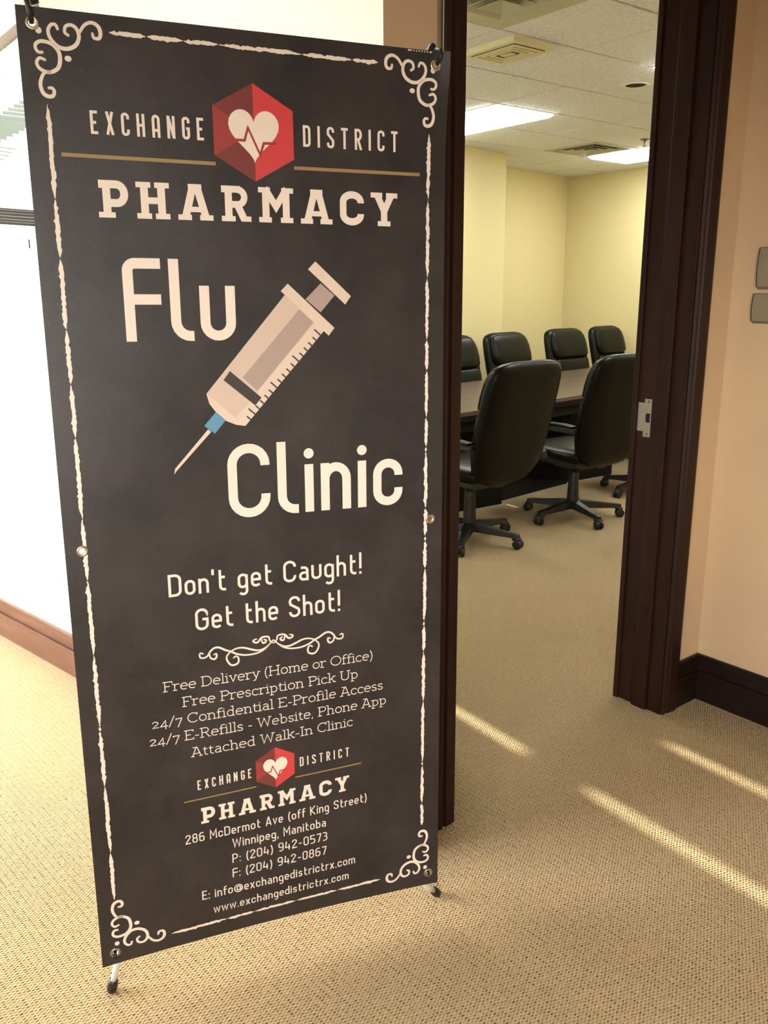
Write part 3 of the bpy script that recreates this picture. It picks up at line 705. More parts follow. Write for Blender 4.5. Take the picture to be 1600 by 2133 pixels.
FB = {  # light slab serif face, thin strokes; x height .68
 'F': (.62, [[(.14,0),(.14,.96)], [(.02,.965),(.58,.965),(.58,.78)], [(.14,.52),(.44,.52)], S(.16,.035,.14)]),
 'r': (.44, [[(.12,0),(.12,.64)], path((.12,.40), A_(.30,.44,.18,.20,180,75), (.42,.60)), S(.06,.645,.08), S(.14,.035,.13)]),
 'e': (.52, [path((.06,.36),(.46,.36), A_(.26,.40,.20,.245,0,180), A_(.27,.26,.21,.225,180,310))]),
 'D': (.76, [path((.14,0.03),(.14,.97),(.36,.97), A_(.36,.50,.32,.465,90,-90), (.02,.035)), S(.09,.965,.07)]),
 'l': (.26, [[(.13,0),(.13,1.0)], S(.07,1.0,.07), S(.13,.035,.12)]), 'i': (.26, [[(.13,0),(.13,.64)], S(.07,.645,.07), S(.13,.035,.12), ('d', .12, .86, .055)]),
 'v': (.54, [[(.10,.65),(.27,.04),(.44,.65)], S(.09,.645,.09), S(.45,.645,.09)]), 'y': (.54, [[(.10,.65),(.27,.05)], [(.44,.65),(.22,-.16),(.08,-.22)], S(.09,.645,.09), S(.45,.645,.09)]),
 '(': (.28, [path(A_(.40,.40,.32,.72,125,235))]), ')': (.28, [path(A_(-.12,.40,.32,.72,55,-55))]),
 'H': (.80, [[(.14,0),(.14,1)], [(.66,0),(.66,1)], [(.14,.50),(.66,.50)], S(.14,.965,.12), S(.14,.035,.12), S(.66,.965,.12), S(.66,.035,.12)]),
 'o': (.54, [('c', path(A_(.27,.335,.21,.305,0,345)))]), 'O': (.82, [('c', path(A_(.41,.50,.35,.465,0,345)))]),
 'm': (.86, [[(.12,0),(.12,.64)], path((.12,.42), A_(.27,.46,.15,.18,180,0), (.42,0)), path((.42,.42), A_(.57,.46,.15,.18,180,0), (.72,0)), S(.06,.645,.07), S(.12,.035,.10), S(.42,.035,.09), S(.73,.035,.10)]),
 'f': (.36, [path((.40,.96), A_(.29,.82,.15,.15,80,180), (.14,0)), S(.17,.63,.14), S(.15,.035,.13)]),
 'c': (.48, [path((.42,.50), A_(.26,.37,.20,.27,35,180), A_(.27,.27,.21,.235,180,320))]),
 'P': (.62, [path((.14,0),(.14,.965),(.36,.965), A_(.36,.72,.21,.245,90,-90), (.14,.475)), S(.09,.965,.07), S(.16,.035,.13)]),
 's': (.44, [path((.36,.52), A_(.22,.50,.14,.14,20,180), (.10,.42),(.33,.28), A_(.22,.17,.15,.14,20,-180))]),
 'p': (.56, [[(.12,-.26),(.12,.64)], path(A_(.28,.335,.20,.30,150,-150)), S(.06,.645,.07), S(.14,-.235,.12)]),
 't': (.36, [path((.14,.86), A_(.27,.20,.13,.165,180,300)), S(.17,.63,.14)]),
 'n': (.58, [[(.12,0),(.12,.64)], path((.12,.42), A_(.28,.45,.17,.19,180,0), (.45,0)), S(.06,.645,.07), S(.12,.035,.11), S(.46,.035,.10)]),
 'h': (.58, [[(.12,0),(.12,1.0)], path((.12,.42), A_(.28,.45,.17,.19,180,0), (.45,0)), S(.06,1.0,.07), S(.12,.035,.11), S(.46,.035,.10)]),
 'k': (.56, [[(.12,0),(.12,1.0)], [(.44,.63),(.14,.30)], [(.24,.40),(.46,.03)], S(.06,1.0,.07), S(.12,.035,.11), S(.44,.64,.09), S(.47,.035,.09)]),
 'U': (.76, [path((.14,1), A_(.38,.32,.24,.28,180,360), (.62,1)), S(.14,.965,.12), S(.62,.965,.12)]),
 '2': (.50, [path((.08,.50), A_(.24,.48,.16,.17,170,-20), (.08,.05),(.45,.05))]), '4': (.52, [[(.36,-.22),(.36,.64),(.05,.08),(.50,.08)]]),
 '7': (.46, [[(.06,.50),(.06,.63),(.42,.63),(.16,-.24)]]), '/': (.42, [[(.04,-.10),(.38,1.0)]]),
 'C': (.72, [path(A_(.40,.50,.33,.465,45,315)), [(.64,.98),(.64,.72)]]), 'd': (.58, [[(.44,1.0),(.44,0)], path(A_(.27,.335,.20,.30,30,330)), S(.38,1.0,.07), S(.48,.035,.07)]),
 'b': (.56, [[(.12,1.0),(.12,0)], path(A_(.28,.335,.20,.30,150,-150)), S(.06,1.0,.07)]),
 'a': (.52, [path((.10,.56), A_(.25,.47,.15,.17,110,0), (.40,.04),(.48,.035)), path((.40,.38),(.24,.38), A_(.22,.20,.14,.165,90,270), (.32,.05),(.40,.14))]),
 'I': (.32, [[(.16,0),(.16,1)], S(.16,.965,.13), S(.16,.035,.13)]),
 'E': (.64, [[(.14,0),(.14,.96)], [(.02,.965),(.57,.965),(.57,.80)], [(.14,.51),(.42,.51)], [(.02,.035),(.59,.035),(.59,.2)]]),
 '-': (.34, [[(.05,.34),(.29,.34)]]), 'R': (.70, [path((.14,0),(.14,.965),(.36,.965), A_(.36,.73,.19,.235,90,-90), (.14,.495)), [(.36,.495),(.58,.03)], S(.09,.965,.07), S(.14,.035,.12), S(.61,.035,.08)]),
 'W': (1.0, [[(.12,1),(.28,.04),(.50,.90),(.72,.04),(.88,1)], S(.12,.965,.11), S(.88,.965,.11)]), ',': (.20, [[(.11,.10),(.06,-.12)]]),
 'A': (.74, [[(.10,0),(.34,.965),(.40,.965),(.64,0)], [(.18,.32),(.56,.32)], S(.24,.965,.11), S(.11,.035,.11), S(.63,.035,.11)]),
 ' ': (.26, []),
}
def thick(th, P): return ('w', th, P)
sq = .15
def s2(x, y, h=.16): return thick(sq, [(x-h, y), (x+h, y)])
FC = {  # bold slab capitals
 'P': (.80, [[(.25,0),(.25,1)], path((.06,.90),(.50,.90), A_(.50,.65,.20,.25,90,-90), (.25,.40)), s2(.24,.075,.21)]),
 'H': (.92, [[(.24,0),(.24,1)], [(.68,0),(.68,1)], thick(.18, [(.24,.50),(.68,.50)]), s2(.22,.925,.19), s2(.22,.075,.19), s2(.70,.925,.19), s2(.70,.075,.19)]),
 'A': (.96, [[(.20,.05),(.43,.95)], [(.53,.95),(.76,.05)], thick(.15, [(.28,.30),(.68,.30)]), thick(.14, [(.30,.93),(.66,.93)]), s2(.19,.075,.18), s2(.77,.075,.18)]),
 'R': (.88, [[(.25,0),(.25,1)], thick(.19, path((.06,.905),(.50,.905), A_(.50,.69,.19,.21,90,-90), (.25,.48))), [(.48,.50),(.68,.05)], s2(.24,.075,.19), s2(.74,.075,.13)]),
 'M': (1.06, [[(.24,0),(.24,.97)], [(.82,0),(.82,.97)], thick(.2, [(.22,.98),(.53,.46),(.84,.98)]), s2(.20,.925,.17), s2(.22,.075,.18), s2(.86,.925,.17), s2(.84,.075,.18)]),
 'C': (.82, [path((.69,.66), A_(.42,.68,.27,.22,0,180), A_(.42,.32,.27,.22,180,360), (.69,.34))]),
 'Y': (.86, [[(.43,0),(.43,.48)], [(.20,.95),(.43,.45),(.66,.95)], s2(.19,.925,.18), s2(.67,.925,.18), s2(.43,.075,.20)]),
}
FDn = {  # narrow capitals
 'E': (.36, [[(.34,.94),(.06,.94),(.06,.06),(.34,.06)], [(.06,.50),(.27,.50)]]), 'X': (.38, [[(.06,0),(.32,1)], [(.06,1),(.32,0)]]),
 'C': (.38, [path((.32,.72), A_(.19,.82,.13,.12,0,180), A_(.19,.18,.13,.12,180,360), (.32,.28))]), 'H': (.38, [[(.06,0),(.06,1)], [(.32,0),(.32,1)], [(.06,.50),(.32,.50)]]),
 'A': (.38, [path((.06,0), A_(.19,.80,.13,.14,180,0), (.32,0)), [(.06,.32),(.32,.32)]]), 'N': (.38, [[(.06,0),(.06,1)], [(.06,.98),(.32,.02)], [(.32,0),(.32,1)]]),
 'G': (.38, [path((.32,.72), A_(.19,.82,.13,.12,0,180), A_(.19,.18,.13,.12,180,360), (.32,.48),(.20,.48))]),
 'D': (.38, [('c', path((.06,.94), A_(.20,.80,.12,.14,90,0), A_(.20,.20,.12,.14,0,-90), (.06,.06)))]), 'I': (.12, [[(.06,0),(.06,1)]]),
 'S': (.38, [path((.32,.74), A_(.19,.82,.13,.12,0,180), (.06,.66),(.32,.36), A_(.19,.18,.13,.12,0,-180), (.06,.26))]),
 'T': (.36, [[(.18,0),(.18,1)], [(.0,.94),(.36,.94)]]), 'R': (.38, [path((.06,0),(.06,.94),(.19,.94), A_(.19,.72,.13,.22,90,-90), (.06,.50)), [(.18,.50),(.33,0)]]),
}
def text(inkb, font, s, u0, u1, vl, vr, cap, sw, track, each=None):
    adv = []; x = 0
    for ch in s:
        adv.append(x); x += font[ch][0] + track
    nat = x - track; sx_ = (u1-u0)/nat
    def T(p, x0):
        u = u0 + (x0+p[0])*sx_; v = vl + (vr-vl)*((u-u0)/(u1-u0)) - p[1]*cap; return (u, v)
    for ch, x0 in zip(s, adv):
        if each: inkb = Ink()
        for st in font[ch][1]:
            if isinstance(st, tuple) and st[0] == 'c': inkb.stroke([T(p, x0) for p in st[1]], sw*cap, closed=True)
            elif isinstance(st, tuple) and st[0] == 'd':
                c = T((st[1], st[2]), x0); inkb.disc(c[0], c[1], st[3]*cap)
            elif isinstance(st, tuple) and st[0] == 'w': inkb.stroke([T(p, x0) for p in st[2]], st[1]*cap)
            else: inkb.stroke([T(p, x0) for p in st], sw*cap)
        if each and inkb.v: each(inkb)

LINES = [ # font, text, u0, u1, v left, v right, cap, stroke, track, label
 (FDn, 'EXCHANGE', 104, 297, 189.5, 189, 37.5, .125, .36, 'narrow cream capitals left of the large heart emblem'),
 (FDn, 'DISTRICT', 480, 671, 188.5, 187, 37.5, .125, .36, 'narrow cream capitals right of the large heart emblem'),
 (FC, 'PHARMACY', 105, 671, 326, 325, 62, .215, .17, 'large bold cream slab capitals'),
 (FA, 'Flu', 139, 340, 541, 541, 147, .125, .10, 'very large cream word above the syringe'),
 (FA, 'Clinic', 312, 682, 890, 889, 148, .125, .10, 'very large cream word under the syringe'),
 (FA, "Don't get Caught!", 184, 589, 1038.5, 1035, 46.5, .115, .10, 'first line of the cream slogan'),
 (FA, 'Get the Shot!', 233, 540, 1116, 1113, 46.5, .115, .10, 'second line of the cream slogan'),
 (FB, 'Free Delivery (Home or Office)', 161, 614, 1238.5, 1236, 22, .085, .0, 'first line of thin slab lettering'),
 (FB, 'Free Prescription Pick Up', 197, 579, 1277, 1274, 22, .085, .0, 'second line of thin slab lettering'),
 (FB, '24/7 Confidential E-Profile Access', 134, 638, 1315, 1311, 22, .085, .0, 'third line of thin slab lettering'),
 (FB, '24/7 E-Refills - Website, Phone App', 127, 646, 1353, 1348, 22, .085, .0, 'fourth line of thin slab lettering'),
 (FB, 'Attached Walk-In Clinic', 209, 566, 1393, 1386, 22, .085, .0, 'fifth line of thin slab lettering'),
 (FDn, 'EXCHANGE', 219, 334, 1471, 1465, 22, .125, .36, 'small narrow capitals left of the small heart emblem'),
 (FDn, 'DISTRICT', 441, 555, 1460, 1459, 22, .125, .36, 'small narrow capitals right of the small heart emblem'),
 (FC, 'PHARMACY', 221, 555, 1552, 1543, 37, .215, .17, 'smaller bold cream slab capitals'),
 (FA, '286 McDermot Ave (off King Street)', 187, 597, 1594, 1582, 22, .115, .10, 'street address line'),
 (FA, 'Winnipeg, Manitoba', 286, 498, 1625, 1622, 22, .115, .10, 'city line'),
 (FA, 'P: (204) 942-0573', 284, 501, 1662, 1658, 22, .115, .10, 'telephone line'),
 (FA, 'F: (204) 942-0867', 283, 498, 1698, 1694, 22, .115, .10, 'fax line'),
 (FA, 'E: info@exchangedistrictrx.com', 215, 567, 1737, 1735, 22, .115, .10, 'email line'),
 (FA, 'www.exchangedistrictrx.com', 238, 551, 1777, 1773, 22, .115, .10, 'web address line at the foot of the banner'),
]
for (fnt, s_, u0, u1, vl, vr, cap, sw, trk, lab) in LINES:
    if cap > 30: text(None, fnt, s_, u0, u1, vl, vr, cap, sw, trk, lambda q: q.build('letter', CREAM, .0009))
    else:
        I = Ink(); text(I, fnt, s_, u0, u1, vl, vr, cap, sw, trk); o = I.build('lettering', CREAM, .0009, lab); o['kind'] = 'stuff'

# gold rules
def rule(u0, v0, u1, v1, w_):
    I = Ink(); n = 8; I.stroke([(u0+(u1-u0)*i/n, v0+(v1-v0)*i/n) for i in range(n+1)], w_); I.build('gold_rule', GOLD, .0009)
rule(53, 225.5, 315, 227, 6.2); rule(461, 227, 720, 225.5, 6.2)
rule(189, 1494, 343, 1488.5, 3); rule(430, 1484, 584, 1482, 3)

# heart emblems
def emblem(cx, cy_, sc_, skew=0.0, lab=''):
    def T(x, y): return (cx+x*sc_, cy_+y*sc_ + skew*x*sc_)
    top, bot, hw_, sh = -84, 84, 74, 42
    hx = [(0, top), (hw_, -sh), (hw_, sh), (0, bot), (-hw_, sh), (-hw_, -sh)]
    for P, m_, nm in (([(0, top), (hw_, -sh), (hw_, 0), (0, 0)], RED1, 0), ([(0, 0), (hw_, 0), (hw_, sh), (0, bot)], RED1, 0), ([(0, top), (0, 0), (-hw_, -sh)], RED2, 0), ([(-hw_, -sh), (0, 0), (-hw_, sh)], RED3, 0), ([(-hw_, sh), (0, 0), (0, bot)], RED2, 0)):
        I = Ink(); I.poly([T(*p) for p in P]); I.build('hexagon_facet', m_, .0009)
    # heart outline
    P = []
    n = 40
    for i in range(n):
        t = 2*PI*i/n; x = 16*math.sin(t)**3; y = -(13*math.cos(t)-5*math.cos(2*t)-2*math.cos(3*t)-math.cos(4*t))
        P.append(T(x*2.92, y*3.15-1))
    I = Ink(); I.poly(P); I.build('heart_print', CREAM, .0012, lab)
    pl = [(-41, 14), (-18, 14), (-11, -8), (10, 37), (17.5, 17), (41, 16)]
    I = Ink(); I.stroke([T(*p) for p in pl], 4.6*sc_); I.build('pulse_line', RED3, .0015)
emblem(387.5, 170.5, 1.0, 0, 'cream heart crossed by a red pulse line, large emblem')
emblem(386.3, 1451, .575, -.025, 'cream heart crossed by a red pulse line, small emblem')

# corner scrolls
ORN = dict(a=[(39,94),(31,92),(26,99),(29,107),(38,112),(48,112),(59,105),(63,93),(62,80),(52,69),(37,66),(28,70),(26,77),(30,83),(36,83)],
 b=[(42,137),(47,137),(50,142),(47,149),(39,150),(32,145),(29,134),(31,124),(37,114),(48,112)],
 c=[(63,45),(60,39),(53,40),(48,49),(51,61),(62,72),(76,74),(90,67),(96,54),(93,42),(85,37),(76,40),(74,49),(79,53)],
 d=[(96,49),(106,35),(118,30),(128,35),(131,45),(128,53),(120,53),(118,47)])
def catmull(P, k=5):
    Q = []
    for i in range(len(P)-1):
        p0 = P[max(i-1, 0)]; p1 = P[i]; p2 = P[i+1]; p3 = P[min(i+2, len(P)-1)]
        for j in range(k):
            t = j/k
            Q.append(tuple(.5*((2*p1[d])+(-p0[d]+p2[d])*t+(2*p0[d]-5*p1[d]+4*p2[d]-p3[d])*t*t+(-p0[d]+3*p1[d]-3*p2[d]+p3[d])*t**3) for d in (0, 1)))
    Q.append(P[-1]); return Q
for fx, fy in ((0, 0), (1, 0), (0, 1), (1, 1)):
    W_, H_ = 777.5, 1842.5
    def T(p):
        x = p[0]; y = p[1] - (0 if fy else 15)
        return ((W_-x) if fx else x, (H_-y) if fy else y)
    I = Ink()
    for k_, P in ORN.items(): I.stroke([T(p) for p in catmull(P)], lambda t: 6.6-2.0*abs(2*t-1), rnd=True)
    c = T((76, 89)); I.disc(c[0], c[1], 5.6, 4.6); c = T((33, 50)); I.disc(c[0], c[1], 5, 5.2)
    I.build('corner_scroll', CREAM, .0009)

# rough chalk border lines
def chalk(p0, p1, wd, seed):
    rnd = random.Random(seed); L = math.hypot(p1[0]-p0[0], p1[1]-p0[1]); dx, dy = (p1[0]-p0[0])/L, (p1[1]-p0[1])/L
    I = Ink(); s = 0
    while s < L:
        seg = min(rnd.choice([9, 60, 95, 120, 150]), L-s)
        if seg < 4: break
        n = max(3, int(seg/4.2)); Lp, Rp = [], []; c = 0
        for i in range(n+1):
            t = i/n; e = min(1, .15+6*min(t, 1-t)*min(1, seg/40)); c = c*.8 + rnd.uniform(-.35, .35)
            a = wd/2*e*rnd.uniform(.72, 1.3)+c; b2 = wd/2*e*rnd.uniform(.72, 1.3)-c
            if rnd.random() < .10: a += 1.8
            if rnd.random() < .08: b2 -= 1.6
            q = s+seg*t; x, y = p0[0]+dx*q, p0[1]+dy*q
            Lp.append((x-dy*a, y+dx*a)); Rp.append((x+dy*b2, y-dx*b2))
        I.quadstrip(Lp, Rp); s += seg + rnd.uniform(1.6, 3)
    I.build('chalk_line', CREAM, .0009)
chalk((145, 27), (631, 31), 6.4, 1); chalk((37, 148), (35, 1686), 7.2, 5); chalk((740, 150), (735, 1676), 7.2, 9); chalk((146, 1804), (630, 1797), 6.4, 12)

# divider scroll
DIV = [[(245,1167),(241,1165),(238,1168),(240,1175),(248,1176),(255,1172),(260,1164),(268,1158),(278,1158),(290,1165),(303,1171),(313,1177),(329,1182),(344,1183),(360,1181),(373,1175),(385,1164),(391,1158)],
 [(258,1169),(260,1178),(267,1182),(272,1178),(272,1171),(267,1172)], [(303,1169),(316,1165),(329,1166),(342,1171),(358,1176),(371,1174),(382,1167)],
 [(302,1170),(294,1178),(293,1187),(299,1198),(307,1201),(316,1197),(317,1187),(312,1182),(307,1185)], [(356,1151),(351,1152),(349,1155),(353,1158),(359,1158),(366,1150),(374,1148),(382,1150),(384,1158),(390,1164)],
 [(366,1151),(369,1161),(375,1160),(376,1156),(372,1154)]]
I = Ink()
for P in DIV:
    q = catmull(P)
    I.stroke(q, lambda t: 4.3-1.4*abs(2*t-1), rnd=True)
    I.stroke([(2*391.5-x, y-(.02*(391.5-x)*0)) for x, y in q], lambda t: 4.3-1.4*abs(2*t-1), rnd=True)
I.build('divider_scroll', CREAM, .0009)

# syringe
def pg(P, m_, off, nm): I = Ink(); I.poly(P); I.build(nm, m_, off)
pg([(437,457),(514,526),(351,706),(278,641)], SY1, .0009, 'syringe_barrel')
pg([(278,641),(351,706),(333,703),(313,694),(295,677),(283,660)], SY3, .0010, 'syringe_nose')
pg([(496,509),(514,526),(351,706),(333,690)], SY3, .0010, 'syringe_scale_band')
pg([(465,484),(493,509),(377,639),(349,612)], SY2, .0011, 'syringe_plunger')
pg([(509,435),(537,458),(508,490),(478,465)], SY2, .0010, 'syringe_plunger')
pg([(443,436),(536,520),(524,535),(429,450)], SY3, .0012, 'syringe_flange')
pg([(499,394),(571,459),(559,475),(484,409)], SY3, .0012, 'syringe_thumb_rest')
pg([(325,599),(385,652),(372,667),(312,616)], INKD, .0012, 'syringe_stopper')
pg([(295,676),(313,693),(291,718),(271,702)], BLUE, .0012, 'syringe_hub')
pg([(278,709),(284,714),(214,786),(209,793),(211,782)], SY3, .0010, 'syringe_needle')
I = Ink(); e0 = (507, 534); e1 = (362, 694); n = 17
dn = ((e1[0]-e0[0]), (e1[1]-e0[1])); ll = math.hypot(*dn); dn = (dn[0]/ll, dn[1]/ll); pn = (dn[1], -dn[0]); 
if pn[0] > 0: pn = (-pn[0], -pn[1])
for i in range(n):
    q = (e0[0]+dn[0]*ll*i/(n-1), e0[1]+dn[1]*ll*i/(n-1)); l_ = 17 if i % 5 == 0 else 10
    I.stroke([(q[0]-pn[0]*2, q[1]-pn[1]*2), (q[0]+pn[0]*l_, q[1]+pn[1]*l_)], 3.0)
I.build('syringe_ticks', INKD, .0013)
# tiny print-edge marks near the top right corner
I = Ink()
for k in range(9): I.poly([(692+k*5.6, 1.6), (692+k*5.6+(4.6 if k in (0, 8) else 2.2), 1.6), (692+k*5.6+(4.6 if k in (0, 8) else 2.2), 4.2), (692+k*5.6, 4.2)])
I.build('edge_marks', CREAM, .0009)

# grommets
for (gu, gv) in GR:
    c = surf(gu/1000, gv/1000, .0); a = (surf(gu/1000+.001, gv/1000)-c).normalized(); b_ = (surf(gu/1000, gv/1000+.001)-c).normalized(); nn_ = a.cross(b_).normalized()
    if nn_.dot(BN) > 0: nn_ = -nn_
    V = []; F = []; n = 24; prof = [(.0060, -.0015), (.0060, .0016), (.0072, .0026), (.0100, .0024), (.0112, .0009), (.0112, -.0012)]
    for r_, h in prof:
        for i in range(n):
            t_ = 2*PI*i/n; V.append(c + a*(r_*math.cos(t_)) + b_*(r_*math.sin(t_)) + nn_*h)
    for k in range(len(prof)-1):
        for i in range(n): F.append((k*n+i, k*n+(i+1) % n, (k+1)*n+(i+1) % n, (k+1)*n+i))
    badd('grommet', V, F, BRASS, sheet, True)

# X frame: hub behind the sheet, two arms up, two front legs, one rear leg
def P3(u, v, off): return BO + BD*u + BV*v + BN*off
hub = P3(BW/2, 1.02, .075)
def bez(a, b2, c, n=14): return [a*(1-t)**2 + b2*2*t*(1-t) + c*t*t for t in (i/n for i in range(n+1))]
def badm(name, mb, m_, parent, label=None): return badd(name, mb.v, mb.f, m_, parent, True, label)
f1 = Vector((.4755, 1.606, .0)); f2 = Vector((1.251, 1.392, .0))
gl, gr_ = P3(.031, 1.86, .030), P3(.753, 1.86, .030)
for foot, g_ in ((f1, gl), (f2, gr_)):
    top = foot + (g_-foot).normalized()*.012
    pts_ = bez(hub, P3(.0 if foot is f1 else BW, 1.60, .06) if False else (hub+g_)/2 + Vector((0,0,.06)), g_, 10) + [g_.lerp(foot, .35), g_.lerp(foot, .92)]
    p_ = badm('leg', MB().tube(pts_, .0068), SILVER, stand)
    d_ = (foot-g_).normalized()
    badm('rubber_foot', MB().tube([foot-d_*.038, foot-d_*.030, foot-d_*.008, foot-d_*.001+Vector((0,0,.0005))], [.0088, .0105, .0115, .0090], 14), RUBBER, p_)
tips = []
for u_, v_ in ((.012, -.062), (.752, -.013)):
    tip = P3(u_, v_, .022); tips.append(tip)
    pts_ = bez(hub, P3((u_+BW/2)/2, .42, .10), tip, 16)
    p_ = badm('arm', MB().tube(pts_, .0062), SILVER, stand)
    d_ = (pts_[-1]-pts_[-2]).normalized()
    badm('end_cap', MB().tube([tip-d_*.055, tip-d_*.05, tip, tip+d_*.006], [.0075, .0088, .0088, .004], 12), RUBBER, p_)
rear = Vector((1.01, 1.93, 0)); 
p_ = badm('leg', MB().tube(bez(hub, (hub+rear)/2+Vector((.04,.1,.1)), rear+Vector((0,0,.01)), 12), .0068), SILVER, stand)
badm('rubber_foot', MB().tube([rear+Vector((-.004,-.012,.04)), rear+Vector((0,0,.001))], .0105, 14), RUBBER, p_)
badm('hub', MB().tube([hub-BN*.02, hub+BN*.025], .032, 20), RUBBER, stand)
# black hooks through the grommets
def hook(pts_, r_=.0032): badm('hook', MB().tube(pts_, r_, 8), RUBBER, stand)
hook([tips[0]-Vector((0,0,.02)), P3(.016, -.030, .006), P3(.018, -.008, -.006), P3(.022, .012, -.006), P3(.024, .025, .003)], .0045)
hook([tips[1]-Vector((0,0,.012)), P3(.754, -.005, .006), P3(.755, .002, -.012), P3(.754, .013, -.013), P3(.751, .024, -.002)], .0040)
hook([P3(.028, 1.812, .012), P3(.0275, 1.812, -.004), P3(.027, 1.818, -.006), P3(.027, 1.826, -.004)], .0036)
hook([P3(.753, 1.808, .012), P3(.753, 1.808, -.004), P3(.752, 1.813, -.005)], .0034)

# ================================================================== MEETING ROOM FURNITURE
# conference table
ta = math.radians(5.2); TM = Matrix.Translation((2.95, 3.895, 0)) @ Matrix.Rotation(ta, 4, 'Z')
table = empty('conference_table', (2.95, 3.895, 0), ta); tag(table, 'long dark wood conference table surrounded by black chairs', 'table')
TL_, TW_ = 4.35, 1.22
def boat(ins):
    P = []
    n = 12
    for i in range(n+1):
        t = i/n; P.append((ins+(TL_-2*ins)*t, ins - .0*math.sin(PI*t)))
    for i in range(n+1):
        t = i/n; P.append((TL_-ins-(TL_-2*ins)*t, TW_-ins))
    return P
obj('tabletop', MB().prism(boat(0), .708, .74), TABLETOP, table, bevel=.004)
obj('edge_band', MB().prism(boat(.006), .672, .708), BLACKW, table)
obj('apron', MB().box(.03, TL_-.03, .03, .055, .600, .672), BLACKW, table)
for x0 in (.86, 2.30, 3.55):
    obj('pedestal', MB().prism([(x0+.08*(1-math.cos(a)), .24+.08*(1-math.sin(a))) for a in (0, .4, .8, 1.2, PI/2)][::1] + [(x0+.55, .16), (x0+.55, .62), (x0, .62)], 0, .672), BLACKW, table)
obj('dark_floor_slab', MB().box(1.41, 2.30, .22, .60, 0.0, .022), BLACKW, table)  # thin black slab lying on the floor between two pedestals

# executive chairs -- shared meshes
def ring_xy(w_, t_, z, y, n=32, p=.42, yb=None):
    """superellipse cross-section in local x (half width w_), y (half thickness t_), at height z"""
    R = []
    for i in range(n):
        a = 2*PI*i/n; c, s = math.cos(a), math.sin(a)
        R.append((w_*math.copysign(abs(c)**p, c), y + t_*math.copysign(abs(s)**.8, s), z))
    return R
BACKC = [(.398,.05,.012,.02),(.405,.12,.028,.02),(.42,.175,.040,.015),(.45,.225,.048,.008),(.50,.268,.052,-.005),(.58,.298,.054,-.022),(.70,.312,.056,-.046),(.82,.315,.058,-.073),(.93,.312,.058,-.100),(1.02,.304,.057,-.123),(1.065,.292,.054,-.134),(1.092,.268,.047,-.141),(1.110,.225,.034,-.146),(1.120,.16,.018,-.149)]
ME = {}
def mesh_cached(key, mb, m_, sm=True):
    if key not in ME:
        me = mb().mesh(key, sm); me.materials.append(m_); ME[key] = me
    return ME[key]
def m_back(): return MB().loft([ring_xy(w_, t_, z, y-.27) for z, w_, t_, y in BACKC])
def m_head():
    return MB().loft([ring_xy(w_, t_, z, y-.27+.05) for z, w_, t_, y in [(.842,.17,.01,-.072),(.846,.24,.032,-.072),(.868,.272,.044,-.080),(.93,.280,.042,-.098),(1.0,.276,.036,-.116),(1.05,.262,.028,-.130),(1.085,.235,.018,-.140),(1.102,.18,.008,-.146)]])
def m_lumb():
    R = []
    for z, w_, t_, y in [(.46,.12,.01,.0),(.47,.19,.03,.0),(.50,.23,.042,-.005),(.60,.262,.046,-.028),(.70,.272,.044,-.05),(.78,.276,.040,-.062),(.818,.268,.034,-.068),(.838,.22,.018,-.070)]:
        r = ring_xy(w_, t_, z, y-.27+.05)
        r = [(x, yy + (.004*math.sin(x*70+z*30) if .6 < z < .83 and yy > y-.22 else 0), zz) for x, yy, zz in r]
        R.append(r)
    return MB().loft(R)
def m_seat():
    R = []
    for y, w_, t_, z in [(-.26,.14,.01,.465),(-.25,.22,.035,.465),(-.20,.25,.05,.465),(-.05,.265,.056,.467),(.10,.268,.058,.468),(.20,.262,.056,.463),(.25,.245,.045,.452),(.275,.20,.03,.442),(.285,.12,.01,.437)]:
        n = 28; R.append([(w_*math.copysign(abs(math.cos(2*PI*i/n))**.55, math.cos(2*PI*i/n)), y, z+t_*math.copysign(abs(math.sin(2*PI*i/n))**.8, math.sin(2*PI*i/n))) for i in range(n)])
    return MB().loft(R)
def m_pan(): return MB().box(-.2, .2, -.2, .2, .395, .42).box(-.09, .09, -.13, .10, .355, .395).box(-.035, .035, -.24, -.13, .38, .41)
def strip(pts, w_, th):
    """flat bar following pts in the local y-z plane at x=0"""
    m = MB(); n = len(pts); R = []
    for i, (y, z) in enumerate(pts):
        a = pts[max(i-1, 0)]; b2 = pts[min(i+1, n-1)]; dy, dz = b2[0]-a[0], b2[1]-a[1]; l = math.hypot(dy, dz); ny, nz = -dz/l, dy/l
        h = th[i]/2; R.append([(-w_/2, y+ny*h, z+nz*h), (w_/2, y+ny*h, z+nz*h), (w_/2, y-ny*h, z-nz*h), (-w_/2, y-ny*h, z-nz*h)])
    return m.loft(R)
def m_arm(): return strip([(-.30,.622),(-.22,.622),(-.05,.620),(.06,.616),(.115,.602),(.135,.575),(.11,.545),(.03,.505),(-.02,.45),(-.04,.41)], .045, [.03,.034,.034,.034,.034,.034,.034,.034,.034,.03])
def m_pad(): return strip([(-.285,.643),(-.20,.647),(-.02,.643),(.07,.636),(.105,.624)], .056, [.014,.02,.02,.018,.01])
def m_col(): return MB().lathe([(.040,.075),(.044,.09),(.040,.13),(.033,.30),(.031,.335)])
def m_ring(): return MB().lathe([(.0,.333),(.022,.334),(.022,.36),(.0,.361)])
def m_leg():
    R = []
    for x, w_, z0, z1 in [(.0,.035,.075,.125),(.04,.034,.072,.122),(.15,.027,.068,.108),(.26,.022,.066,.094),(.315,.020,.064,.090),(.33,.016,.066,.086)]:
        R.append([(x,-w_,z0),(x,w_,z0),(x,w_*.75,z1),(x,-w_*.75,z1)])
    return MB().loft(R)
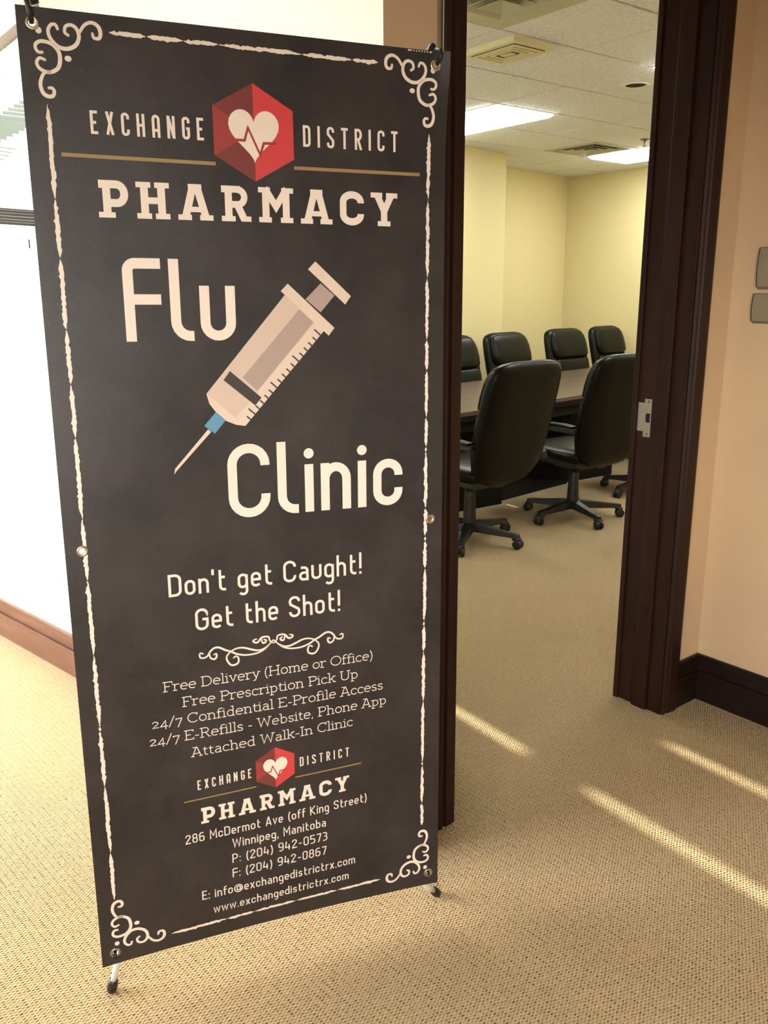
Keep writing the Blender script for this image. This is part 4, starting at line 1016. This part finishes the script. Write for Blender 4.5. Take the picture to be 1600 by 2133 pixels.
def m_caster():
    m = MB()
    for s in (-1, 1):
        mx = Matrix.Translation((.325, s*.015, .0285)) @ Matrix.Rotation(PI/2, 4, 'X')
        m.lathe([(.012,-.010),(.025,-.010),(.0285,-.006),(.0285,.006),(.025,.010),(.012,.010)], n=18, m=mx)
    m.box(.300, .345, -.006, .006, .02, .062).box(.295,.335,-.022,.022,.052,.066)
    return m
def chair(x, y, rz, base, label, arm_up=0.0):
    c = empty('office_chair', (x, y, 0), rz); tag(c, label, 'chair', 'black leather chairs round the conference table')
    P = lambda nm, fn, m_, **k: obj(nm, mesh_cached(nm, fn, m_), None, c, **k)
    P('backrest', m_back, LEATHER); P('headrest_cushion', m_head, LEATHER); P('back_cushion', m_lumb, LEATHER)
    P('seat', m_seat, LEATHER)
    obj('seat_mechanism', mesh_cached('seat_mechanism', m_pan, PLAST, False), None, c)
    for s in (-1, 1):
        a = obj('armrest', mesh_cached('armrest', m_arm, PLAST, False), None, c, loc=(s*.318, 0, arm_up))
        b = a.modifiers.new('bevel', 'BEVEL'); b.width = .006; b.segments = 2; b.limit_method = 'ANGLE'
        q = obj('arm_pad', mesh_cached('arm_pad', m_pad, LEATHER, False), None, a)
        b = q.modifiers.new('bevel', 'BEVEL'); b.width = .006; b.segments = 2; b.limit_method = 'ANGLE'
    P('gas_column', m_col, PLAST); P('column_ring', m_ring, CHROME)
    for k in range(5):
        a = base + k*2*PI/5 - rz
        l = obj('base_leg', mesh_cached('base_leg', m_leg, PLAST, False), None, c, rot=(0, 0, a))
        obj('caster', mesh_cached('caster', m_caster, PLAST), None, l)
    return c
R_ = math.radians
chair(3.51, 3.65, R_(4), R_(-70.5), 'nearest black leather chair at the left, its tall back to the doorway', .034)
chair(4.44, 3.62, R_(-4), R_(-37), 'black leather chair with its back turned, right of the nearest one', .034)
chair(5.46, 3.76, R_(-6), R_(178), 'black leather chair mostly hidden behind the right door jamb', .034)
chair(5.08, 5.14, R_(184), R_(20), 'leftmost far-side black chair, cut off by the left door casing')
chair(5.83, 5.20, R_(186), R_(-60), 'far-side black leather chair in front of the bright wall block')
chair(6.80, 5.34, R_(184), R_(10), 'far-side black leather chair in front of the room corner')
chair(7.60, 5.44, R_(188), R_(40), 'far-side black leather chair in front of the right-hand wall')
